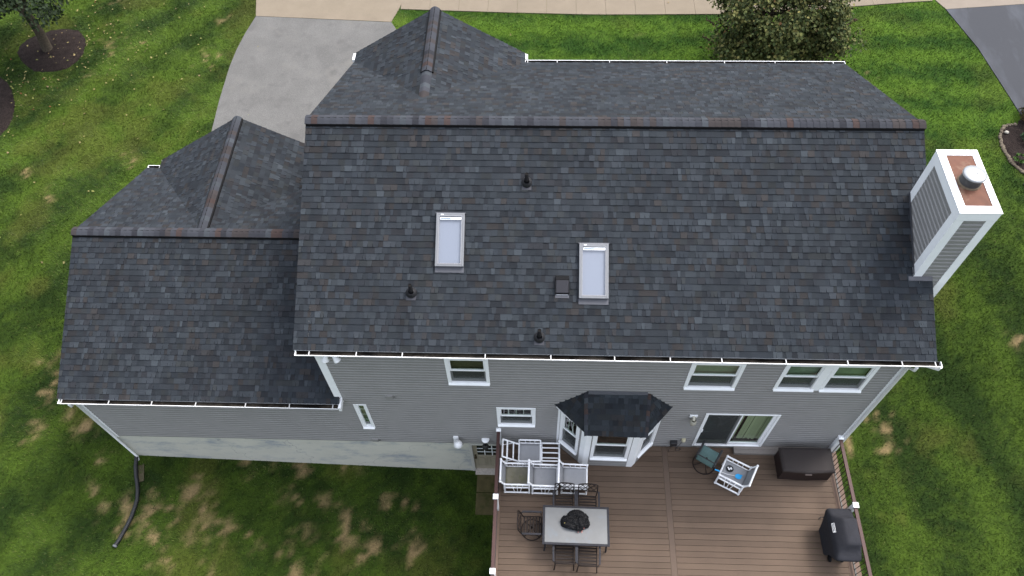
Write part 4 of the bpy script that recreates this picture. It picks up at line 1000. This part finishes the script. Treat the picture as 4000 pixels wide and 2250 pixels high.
NAPR=[(16.97,20.19),(17.23,19.62),(20.45,19.97),(24,20.3),(24,23),(17.0,22)]
NDRV=[(17.23,19.61),(17.81,17.19),(18.06,15.13),(18.26,13.41),(18.5,11),(18.6,8),(26,8),(26,20.4),(20.45,19.96)]
BED1=[(-21.03,16.64),(-21.12,17.07),(-20.97,17.45),(-20.71,17.77),(-20.05,18.16),(-19.64,18.21),(-19.2,18.18),(-18.92,18.1),(-18.47,17.59),(-18.32,17.21),(-18.25,16.66),(-18.29,16.3),(-18.53,15.82),(-18.79,15.64),(-19.17,15.55),(-19.56,15.51),(-19.96,15.6),(-20.55,16.04)]
BED2=[(-22.6,15.2),(-21.81,15.35),(-21.18,15.27),(-20.72,14.92),(-20.31,14.41),(-19.95,13.75),(-19.71,12.99),(-19.67,12.51),(-19.84,11.99),(-20.31,11.73),(-21.3,11.6),(-22.6,12.2)]
BED3=[(17.95,12.97),(17.65,12.93),(17.45,12.86),(17.27,12.62),(17.16,12.40),(17.10,11.95),(17.09,11.6),(17.15,11.25),(17.22,10.95),(17.36,10.70),(17.5,10.45),(17.9,10.1),(18.5,9.6),(20.5,9.2),(21,12.5),(19,13.4),(18.2,13.35)]
PAD=[(-1.25,-1.32),(.4,-1.32),(.4,-.03),(-1.25,-.03)]
HOUSEP=[(WXC,0),(XCR,0),(XCR,8.8),(-.3,8.8),(-.3,9.1),(-4.46,9.1),(-4.46,7.3),(WXC,7.3)]
r=random.Random(9)
SPOTS=[]  # (x,y,rx,ry,amount) bare tan patches
for x,y,s in [(-14.72,.25,.22),(-13.22,.35,.25),(-12.51,-.22,.16),(-12.47,-.52,.16),(-12.37,-1.05,.24),(-12.01,-1.47,.22),(-11.81,-1.66,.18),(-12.21,.04,.16),(-10.67,-1.17,.24),(-11.28,-1.43,.28),(-11.36,-2.03,.32),(-11.19,-1.66,.3),(-10.86,-2.09,.4),(-10.7,-1.86,.36),(-10.57,-1.63,.3),(-10.25,-2.29,.33),(-10.69,-2.42,.3),(-9.99,-1.49,.34),(-9.94,-1.89,.3),(-9.78,-2.05,.26),(-9.97,-2.28,.26),(-9.45,-.88,.3),(-9.02,-.98,.3),(-9.04,-1.51,.28),(-9.18,-2.22,.32),(-8.95,-1.9,.24),(-8.63,-2.16,.3),(-8.59,-2.33,.26),(-8.23,-1.81,.2),(-10.1,-2.94,.26),(-9.56,-3.1,.2),(-8.44,-3.0,.28),(-7.61,-2.37,.22),(-9.59,-1.01,.3),
 (-6.67,-1.07,.26),(-6.81,-1.23,.24),(-5.78,-1.04,.24),(-5.07,-1.5,.26),(-4.93,-1.67,.24),(-3.91,-1.1,.22),(-3.34,-.99,.24),(-3.46,-1.23,.2),(-6.0,-2.11,.28),(-5.64,-2.06,.3),(-5.27,-2.08,.28),(-6.52,-2.38,.24),(-4.72,-2.16,.3),(-4.43,-2.43,.36),(-4.08,-2.33,.28),(-3.37,-2.35,.28),(-2.93,-2.5,.26),(-5.38,-2.79,.28),(-7.31,-2.47,.28),(-2.96,-1.58,.24),(-6.12,-3.2,.4),(-4.89,-.13,.22),(-6.37,-.11,.3),(-7.3,-.15,.25),(-8.2,-.14,.3),
 (-15.24,2.74,.25),(-14.82,2.69,.3),(-14.64,3.03,.2),(-14.48,2.28,.24),(-14.72,1.85,.24),(-14.42,1.09,.26),(-14.57,.74,.26),(-13.13,.81,.4),(-13.78,1.25,.22),(-13.3,.6,.3),
 (10.94,1.91,.28),(11.13,1.62,.34),(15.56,4.33,.2),(10.85,1.44,.28),(11.23,1.21,.3),(9.92,1.03,.2),(13.06,15.66,.35),(11.0,.9,.25),
 (-17.54,18.3,.35),(-17.15,17.22,.5),(-17.22,16.67,.4),(-16.53,16.73,.25),(-17.43,15.47,.3),(-13.08,18.97,.35),(-13.11,16.39,.35),(-12.69,16.52,.25),(-17.83,20.02,.5),(-17.88,17.53,.4),(-16.01,16.92,.3),(-18.27,10.11,.3),(-18.08,10.49,.25),(-16.83,9.16,.3),(-14.51,10.91,.3),(-11.5,13,.08),(4.3,18,.35)]:
    SPOTS.append((x,y,s*r.uniform(.75,1.1),s*r.uniform(.9,1.5),r.uniform(.7,1.2)*(.45 if y>8 else .74)))
def lawncol(x,y):
    n1=fbm(x*.42,y*.42,3,4);n2=fbm(x*1.7,y*1.7,8,4);n3=fbm(x*.75+4,y*.75,21,4);n4=fbm(x*5.5,y*5.5,33,3)
    # mowing bands, light and dark of the blade lay painted as colour: diagonal on the left, across at the front, lengthwise on the right
    wob=1.4*fbm(x*.25,y*.25,50,2)
    ml=sstep(-9,-12,x);mr=sstep(9,11,x)*sstep(14,10,y);mf=sstep(12,14,y)*sstep(-10,-6,x)
    bl=np.sin((x*.80-y*.52)*2.7+wob*3);br=np.sin((x*1.0+y*.22)*2.4+wob*3);bf=np.sin(y*3.4+wob*2.4)
    band=ml*bl+mr*br+mf*bf
    n5=fbm(x*13,y*13,44,2);n6=fbm(x*.8-y*.5+40,(x*.5+y*.8)*3.2,47,4)
    t=np.clip(.47+1.0*(n1-.5)+.7*(n2-.5)+.36*band+.55*(n4-.5)+.85*(n5-.5)+.9*(n6-.5),0,1)[...,None]
    dk=np.array([.022,.046,.007]);lt=np.array([.074,.126,.014])
    c=dk*(1-t)+lt*t
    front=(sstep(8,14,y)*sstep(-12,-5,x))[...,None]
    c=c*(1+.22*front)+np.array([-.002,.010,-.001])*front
    c=c*(1-.17*sstep(11,6,y)[...,None])  # rear and side lawn darkened in its colour, standing in for shade
    yl=(sstep(.54,.74,n3)*(1-.55*front[...,0]))[...,None]*.42
    c=c*(1-yl)+np.array([.105,.112,.022])*yl
    s=np.zeros_like(x)
    for sx,sy,rx,ry,am in SPOTS:
        m=(np.abs(x-sx)<3*rx)&(np.abs(y-sy)<3*ry)
        if not m.any():continue
        q=am*np.exp(-((x[m]-sx)/rx)**2-((y[m]-sy)/ry)**2);s[m]=np.maximum(s[m],q)
    b=np.clip(s*1.15+(2.2*(fbm(x*3.4,y*3.4,61,4)-.5)+1.5*(fbm(x*11,y*11,67,3)-.5))*(s>.04)-.26,0,1)
    b=sstep(.08,1.0,b)
    bb=b[...,None]
    tan=np.array([.215,.148,.078])
    c=c*(1-bb*.8)+tan*bb*.8
    return c,b
def axis(lo,hi,st,out):
    return np.array(sorted(set([-o for o in out]+list(np.round(np.arange(lo,hi+st/2,st),4))+list(out))))
gx=axis(-27,27,.16,(32,45,80,200,700,2000));gy=axis(-10,24,.16,(28,40,80,200,700,2000));gy=np.array(sorted(set(gy)|{-14,-24}))
X,Y=np.meshgrid(gx,gy,indexing='ij');Z=ground(X,Y)
nx,ny=X.shape;V=np.stack([X,Y,Z],-1).reshape(-1,3)
ii,jj=np.meshgrid(np.arange(nx-1),np.arange(ny-1),indexing='ij');k=(ii*ny+jj).ravel()
F=np.stack([k,k+ny,k+ny+1,k+1],-1)
def npmesh(name,V,F,mat,col=None,parent=None):
    me=bpy.data.meshes.new(name);nv=len(V);nf=len(F);d=F.shape[1]
    me.vertices.add(nv);me.vertices.foreach_set('co',V.astype(np.float32).ravel())
    me.loops.add(nf*d);me.loops.foreach_set('vertex_index',F.astype(np.int32).ravel())
    me.polygons.add(nf);me.polygons.foreach_set('loop_start',np.arange(0,nf*d,d,dtype=np.int32))
    if col is not None:
        a=me.color_attributes.new('Col','FLOAT_COLOR','POINT');cc=np.ones((nv,4),np.float32);cc[:,:3]=col;a.data.foreach_set('color',cc.ravel())
    me.materials.append(mat);me.update(calc_edges=True);me.validate()
    return link(name,me,parent)
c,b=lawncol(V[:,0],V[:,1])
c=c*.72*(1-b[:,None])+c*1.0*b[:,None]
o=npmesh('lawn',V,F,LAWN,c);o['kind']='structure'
# blades
rs=np.random.RandomState(4)
n=1150000
x=rs.uniform(-26,23,n);y=rs.uniform(-5.5,21.5,n)
keep=np.abs(x-.5)<13.2+(y+3.5)*.46+1.5
for P in (DRIVE,APRON,WALK,NAPR,NDRV,BED1,BED2,BED3,PAD,HOUSEP):keep&=~inpoly(x,y,P)
keep&=~((x>DX0)&(x<DX1)&(y<0)&(rs.uniform(size=n)<.85))
keep&=~((x>CX0)&(x<CX1+.05)&(y>CY0-.05)&(y<CY1+.05))
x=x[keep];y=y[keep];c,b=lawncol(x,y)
k2=rs.uniform(size=len(x))>b*.78
x=x[k2];y=y[k2];c=c[k2];b=b[k2];n=len(x)
z=ground(x,y)-.004
h=rs.uniform(.03,.085,n)*(1-.45*b);ang=rs.uniform(0,2*np.pi,n)
lean=fbm(x*.9,y*.9,70,3)*9
la=lean+rs.normal(0,.9,n);ll=rs.uniform(.25,1.15,n)*h
wd=rs.uniform(.005,.013,n)
dx=np.cos(ang)*wd;dy=np.sin(ang)*wd
Vb=np.empty((n,3,3));Vb[:,0]=np.stack([x-dx,y-dy,z],-1);Vb[:,1]=np.stack([x+dx,y+dy,z],-1);Vb[:,2]=np.stack([x+np.cos(la)*ll,y+np.sin(la)*ll,z+h],-1)
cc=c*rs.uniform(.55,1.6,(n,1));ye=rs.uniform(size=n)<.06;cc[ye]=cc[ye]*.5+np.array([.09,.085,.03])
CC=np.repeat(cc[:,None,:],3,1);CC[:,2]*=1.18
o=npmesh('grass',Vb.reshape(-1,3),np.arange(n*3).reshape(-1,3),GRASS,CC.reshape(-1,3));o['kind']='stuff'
tag(o,'short green lawn grass with dry tan patches','grass')
# paved sheets on the flat front ground
def sheet(name,poly,z,mat,th=.05):
    mb=MB();mb.prism(poly,z-th,z);o=mb.build(name,mat);o['kind']='structure';return o
sheet('driveway',DRIVE[::-1],-.472,ASPH);sheet('driveway_apron',APRON,-.466,CONC);sheet('neighbour_driveway',NDRV,-.472,ASPH2);sheet('neighbour_apron',NAPR,-.466,M('concrete_pale',(.22,.185,.15),.9,.2,n1=(60,.1,4),n2=(1,.06)))
mb=MB()   # sidewalk slabs with open joints
near=WALK[:8];far=[(-5.40,20.6),(-.8,20.35),(2.0,20.24),(8.3,20.32),(13,21.0),(17.0,21.5)]
yn=lambda x:float(np.interp(x,[p[0] for p in near],[p[1] for p in near]));yf=lambda x:float(np.interp(x,[p[0] for p in far],[p[1] for p in far]))
xs=[-5.52,-4.29,-3.05]+[-1.81+1.242*i for i in range(16)]
for a,b in zip(xs[:-1],xs[1:]):
    b=min(b,16.95);a+=.009
    if b<=a:continue
    mb.prism([(a,yn(a)),(b,yn(b)),(b,yf(b)),(a,yf(a))],-.52,-.462+rng.uniform(-.003,.003))
o=mb.build('sidewalk',CONC);o['kind']='structure'
mb=MB();gp_=gz(-.5,-.6)
for x0,x1,y0,y1 in ((-1.25,.4,-.66,-.09),(-1.25,.4,-1.32,-.68)):mb.box(x0,y0,gp_-.05,x1,y1,gp_+.035)
o=mb.build('walkway_slabs',CONCY,None,.01);o['kind']='structure'
def bed(name,poly,mat,seed,dome=.07):
    xs_=[p[0] for p in poly];ys_=[p[1] for p in poly];st=.09
    ax=np.arange(min(xs_)-.1,max(xs_)+.1,st);ay=np.arange(min(ys_)-.1,max(ys_)+.1,st)
    A,B=np.meshgrid(ax,ay,indexing='ij');inn=inpoly(A,B,poly)
    e=np.full(A.shape,9.)
    for i in range(len(poly)):
        p=np.array(poly[i]);q=np.array(poly[(i+1)%len(poly)]);d=q-p;t=np.clip(((A-p[0])*d[0]+(B-p[1])*d[1])/(d@d),0,1);e=np.minimum(e,np.hypot(A-p[0]-t*d[0],B-p[1]-t*d[1]))
    H=np.where(inn,.012+dome*np.clip(e/.35,0,1)+.05*(fbm(A*9,B*9,seed,3)-.5),-.12*np.clip(e/.08,0,1)+.012)
    H=H+ground(A,B);n0,n1=A.shape
    V=np.stack([A,B,H],-1).reshape(-1,3);a,b=np.meshgrid(np.arange(n0-1),np.arange(n1-1),indexing='ij');k=(a*n1+b).ravel()
    o=npmesh(name,V,np.stack([k,k+n1,k+n1+1,k+1],-1),mat);o['kind']='structure'
for i,P in enumerate((BED1,BED2,BED3)):bed('mulch_bed',P,MULCH,80+i)

# ------------------------------------------------------------------ TREES AND PLANTS
def leafcloud(name,parent,pts,nrm,size,pal,wts,seed,droop=.5,asp=.8):
    r=np.random.RandomState(seed);n=len(pts)
    s=size*r.uniform(.65,1.25,n)
    a=r.normal(size=(n,3));a[:,2]-=droop*1.5;a+=nrm*.7;a/=np.linalg.norm(a,axis=1)[:,None]      # leaf axis
    nn=nrm+np.array([0,0,.9])+r.normal(scale=.55,size=(n,3));bx=np.cross(a,nn);bx/=np.linalg.norm(bx,axis=1)[:,None]+1e-9
    nm=np.cross(bx,a)
    V=np.empty((n,6,3));A=a*s[:,None];B=bx*(s*asp*.5)[:,None];U=nm*(s*.10)[:,None]
    V[:,0]=pts;V[:,1]=pts+A*.22-B+U;V[:,2]=pts+A*.62-B*.8+U;V[:,3]=pts+A;V[:,4]=pts+A*.62+B*.8+U;V[:,5]=pts+A*.22+B+U
    F=np.concatenate([np.stack([np.arange(n)*6+k for k in q],-1) for q in ((0,1,2,3),(0,3,4,5))])
    ci=r.choice(len(pal),n,p=np.array(wts)/sum(wts));c=np.array(pal)[ci]*r.uniform(.7,1.3,(n,1))
    return npmesh(name,V.reshape(-1,3),F,LEAF,np.repeat(c,6,0),parent)
def crownpts(c,rad,n,ncl,seed,zmin=-1,fill=.55):
    r=np.random.RandomState(seed);c=np.array(c);rad=np.array(rad)
    d=r.normal(size=(ncl,3));d/=np.linalg.norm(d,axis=1)[:,None];d=d[d[:,2]>zmin];ncl=len(d)
    rr=r.uniform(fill,1.0,ncl)*(1+.16*np.sin(5*d[:,0]+3*d[:,1])*1)
    cc=c+d*rad*rr[:,None];cs=r.uniform(.16,.34,ncl)*rad.mean()
    k=r.randint(0,ncl,n);o=r.normal(size=(n,3));o/=np.linalg.norm(o,axis=1)[:,None];o*=(r.uniform(0,1,n)**.5)[:,None]
    o[:,2]*=.62
    p=cc[k]+o*cs[k][:,None];nr=(p-c)/rad;nr/=np.linalg.norm(nr,axis=1)[:,None]+1e-9
    return p,nr,cc
def tree(name,label,base,crown,rad,nleaf,ncl,size,pal,wts,seed,trunk_r,multi=1,zmin=-1,droop=.5,fill=.55,cat='tree'):
    x,y=base;z0=gz(x,y)
    t=thing(name,label,cat,(x,y,z0),world=True)
    p,nr,cc=crownpts(crown,rad,nleaf,ncl,seed,zmin,fill)
    leafcloud('crown',t,p,nr,size,pal,wts,seed+1,droop)
    r=random.Random(seed);mb=MB();top=Vector(crown)
    for m in range(multi):
        dx,dy=(0,0) if multi==1 else (r.uniform(-.25,.25),r.uniform(-.25,.25))
        b=Vector((x+dx,y+dy,z0-.05));e=top+Vector((dx*3,dy*3,rad[2]*.3));pts=[b.lerp(e,i/5)+Vector((r.uniform(-.05,.05),r.uniform(-.05,.05),0)) for i in range(6)]
        mb.tube([b+Vector((0,0,-.1))]+pts,[trunk_r*1.9]+[trunk_r*(1.15-.17*i) for i in range(6)],10)
        for i in range(14//multi+4):
            q=Vector(cc[r.randrange(len(cc))]);f=r.uniform(.3,.9);s0=b.lerp(e,f);mid=s0.lerp(q,.5)+Vector((0,0,-.12))
            mb.tube([s0,mid,q],[trunk_r*.32,trunk_r*.2,trunk_r*.08],6)
    mb.build('trunk',BARK,t)
    return t
tree('maple_tree','dark green tree growing from the mulch bed at the front left lawn',(-19.8,16.87),(-19.55,16.8,3.5),(2.7,2.6,1.95),15000,110,.12,[(.020,.034,.014),(.027,.044,.016),(.014,.024,.010),(.09,.11,.02)],[10,6,8,.6],101,.19,zmin=-.85,fill=.6)
t2=tree('ornamental_tree','bushy olive green tree with yellowing leaves in front of the house',(9.3,16.2),(9.3,15.95,1.9),(2.35,2.1,2.2),30000,210,.115,[(.068,.080,.022),(.050,.064,.018),(.105,.110,.032),(.17,.155,.05),(.030,.045,.013),(.10,.05,.02)],[10,10,7,2.5,8,.4],131,.07,multi=4,zmin=-.95,droop=.9,fill=.68)
r=random.Random(8);TW=M('dry_seed_pods',(.11,.065,.055),.9,.1)
for x,y,z,dx,dy in ((7.1,16.2,1.2,-.45,.3),(6.95,15.9,.8,-.4,.1),(11.4,16.8,2.2,.6,.5),(11.6,16.0,1.4,.5,.2),(7.6,15.2,.3,-.4,-.1),(11.3,15.2,1.0,.5,-.1)):
    mb=MB();mb.tube([(x,y,z),(x+dx*.5,y+dy*.5,z+.12),(x+dx,y+dy,z+.2)],.012,5)
    for i in range(16):
        f=r.uniform(.3,1);q=Vector((x+dx*f,y+dy*f,z+.2*f))+Vector((r.uniform(-.05,.05),r.uniform(-.05,.05),r.uniform(-.05,.05)));mb.hexa([q+Vector(k) for k in ((-.02,-.01,0),(.02,-.01,0),(.02,.012,0),(-.02,.012,0),(-.015,-.01,.05),(.015,-.01,.05),(.015,.01,.05),(-.015,.01,.05))])
    mb.build('dry_twig',TW,t2)
t=tree('evergreen_shrub','brownish green shrub at the right edge by the neighbouring driveway',(18.75,13.0),(18.75,13.0,.05),(.95,.9,.75),5000,60,.06,[(.085,.065,.020),(.055,.055,.018),(.11,.075,.025)],[5,5,3],151,.04,cat='shrub',droop=-.3)
def plant(label,x,y,s,seed,pal):
    t=thing('leafy_plant',label,'plant',(x,y,gz(x,y)),world=True)
    p,nr,cc=crownpts((x,y,gz(x,y)+.14*s+.06),(.16*s,.16*s,.13*s),70,9,seed);leafcloud('foliage',t,p,nr,.085*s,pal,[1]*len(pal),seed+1,0)
plant('small bright green plant inside the stone edging of the mulch bed',17.32,11.13,1.1,171,[(.06,.12,.03),(.08,.15,.03)])
plant('blue green plant in the mulch bed at the right edge',17.98,12.1,1.5,181,[(.05,.09,.04),(.04,.07,.035)])
# edging stones
ST=[(17.88,12.97),(17.75,12.95),(17.64,12.93),(17.53,12.89),(17.44,12.85),(17.36,12.74),(17.27,12.60),(17.19,12.47),(17.15,12.36),(17.12,12.24),(17.10,12.11),(17.08,11.99),(17.07,11.88),(17.07,11.77),(17.07,11.64),(17.08,11.54),(17.10,11.44),(17.12,11.33),(17.13,11.22),(17.15,11.12),(17.18,11.02),(17.22,10.93),(17.27,10.84),(17.33,10.75),(17.39,10.65),(17.46,10.55)]
def stone(seed,mat):
    bm=bmesh.new();g=bmesh.ops.create_icosphere(bm,subdivisions=2,radius=1)
    for v in g['verts']:
        p=v.co;d=1+.3*noise.noise(p*1.3+Vector((seed,0,0)));v.co=Vector((p.x*.085*d,p.y*.06*d,p.z*.055*d))
    me=bpy.data.meshes.new('edging_stone');bm.to_mesh(me);bm.free();me.materials.append(mat);return me
sm=[stone(i*3.7,STONE) for i in range(4)]
for i,(x,y) in enumerate(ST):
    o=link('edging_stone',sm[i%4]);o.location=(x,y,gz(x,y)+.03);o.rotation_euler=(0,0,rng.uniform(0,3));o.scale=(rng.uniform(.8,1.25),)*3
    tag(o,'tan edging stone in the curved row around the right mulch bed','stone','stones edging the right mulch bed')
o=link('garden_stone',stone(55,M('pale_stone',(.45,.42,.36),.9,.2)));o.location=(17.39,12.49,-.4);tag(o,'single pale round stone lying on the right mulch bed','stone')
t=thing('garden_light','small black garden light lying by the right mulch bed','lamp',(17.22,10.05,gz(17.2,10.05)))
mb=MB();mb.tube([(-.02,0,.05),(.1,.03,.14)],.018,8);mb.build('stake',BLACKM,t)
mb=MB();mb.T=Matrix.Translation((.14,.04,.16))@Matrix.Rotation(R(60),4,'Y');mb.lathe([(.0,.09),(.06,.08),(.085,.0),(.075,-.05),(0,-.06)],14);mb.build('lamp_head',BLACKM,t)
# drain pipe, splash block
path=[(-11.31,-.10),(-11.32,-.21),(-11.30,-.36),(-11.2,-.66),(-11.11,-.86),(-11.03,-1.09),(-10.98,-1.32),(-10.98,-1.55),(-11.0,-1.81),(-11.04,-2.04),(-11.1,-2.26),(-11.15,-2.46),(-11.22,-2.64)]
t=thing('drain_pipe','black corrugated drain pipe snaking over the lawn from the downspout','pipe',(-11.1,-1.4,gz(-11.1,-1.4)),world=True)
d=[0]
for a,b in zip(path[:-1],path[1:]):d.append(d[-1]+math.hypot(b[0]-a[0],b[1]-a[1]))
m=240;pts=[];rad=[]
for i in range(m):
    s=d[-1]*i/(m-1);x_=float(np.interp(s,d,[p[0] for p in path]));y_=float(np.interp(s,d,[p[1] for p in path]));pts.append((x_,y_,gz(x_,y_)+.065+(.10*max(0,1-s/.2)**2)));rad.append(.060 if (i//2)%2 else .052)
for _ in range(6):
    pts=[pts[0]]+[tuple((pts[i-1][k]+2*pts[i][k]+pts[i+1][k])/4 for k in range(3)) for i in range(1,m-1)]+[pts[-1]]
mb=MB();mb.tube(pts,rad,12,caps=False);mb.build('hose',PIPE,t)
mb=MB();mb.tube([pts[-3],(pts[-1][0]-.01,pts[-1][1]-.03,pts[-1][2])],.064,12,caps=False);mb.build('end_collar',M('grey_collar',(.12,.13,.14),.6,.3),t)
t=thing('splash_block','weathered tan splash block lying under the black drain pipe','splash block',(-11.13,-.55,gz(-11.13,-.55)))
T=T3(0,0,0,R(16))
mb=MB();mb.T=T;mb.box(-.10,-.26,.0,.10,.26,.02);mb.build('base',WOOD,t,.006)
for s in (-1,1):
    mb=MB();mb.T=T;mb.box(s*.10-.016,-.26,.0205,s*.10+.016,.26,.06);mb.build('side_lip',WOOD,t,.006)
# fallen leaves
r=np.random.RandomState(12);n=400
a=r.uniform(0,2*np.pi,n);ra=np.abs(r.normal(0,2.3,n))+.2;x=-18.9+ra*np.cos(a)*1.2;y=16.6+ra*np.sin(a)*1.15
x[:70]=-20.2+r.normal(0,.7,70);y[:70]=13.4+r.normal(0,1.2,70)
x[70:125]=r.uniform(-20,-9,55);y[70:125]=r.uniform(4,19,55);x[125:140]=r.uniform(-9,16,15);y[125:140]=r.uniform(10,20,15)
ok=~inpoly(x,y,HOUSEP)&~((inpoly(x,y,BED1)|inpoly(x,y,BED2))&(r.uniform(size=n)<.6))&~(inpoly(x,y,DRIVE)&(r.uniform(size=n)<.8));x=x[ok];y=y[ok];n=len(x)
inb=inpoly(x,y,BED1)|inpoly(x,y,BED2)
P=np.stack([x,y,ground(x,y)+np.where(inb,.11,.065)],-1)
nr=np.tile(np.array([0,0,1.]),(n,1))
s=.078*r.uniform(.6,1.3,n);th=r.uniform(0,2*np.pi,n);ax=np.stack([np.cos(th),np.sin(th),r.normal(0,.3,n)],-1);bx=np.stack([-np.sin(th),np.cos(th),r.normal(0,.3,n)],-1)
V=np.empty((n,6,3));A=ax*s[:,None];B=bx*(s*.42)[:,None]
V[:,0]=P;V[:,1]=P+A*.25-B;V[:,2]=P+A*.6-B*.7;V[:,3]=P+A;V[:,4]=P+A*.6+B*.7;V[:,5]=P+A*.25+B;V[:,:,2]+=.012*r.uniform(-1,1,(n,6))
F=np.concatenate([np.stack([np.arange(n)*6+k for k in q],-1) for q in ((0,1,2,3),(0,3,4,5))])
pal=np.array([(.26,.22,.09),(.22,.16,.085),(.17,.18,.05),(.22,.075,.035)]);c=pal[r.choice(4,n,p=[.5,.28,.18,.04])]*r.uniform(.7,1.2,(n,1))
o=npmesh('fallen_leaves',V.reshape(-1,3),F,LEAF,np.repeat(c,6,0));o['kind']='stuff';tag(o,'scattered yellow and tan fallen leaves on the left lawn','leaves')
for o in WORLD:
    del o['_w']
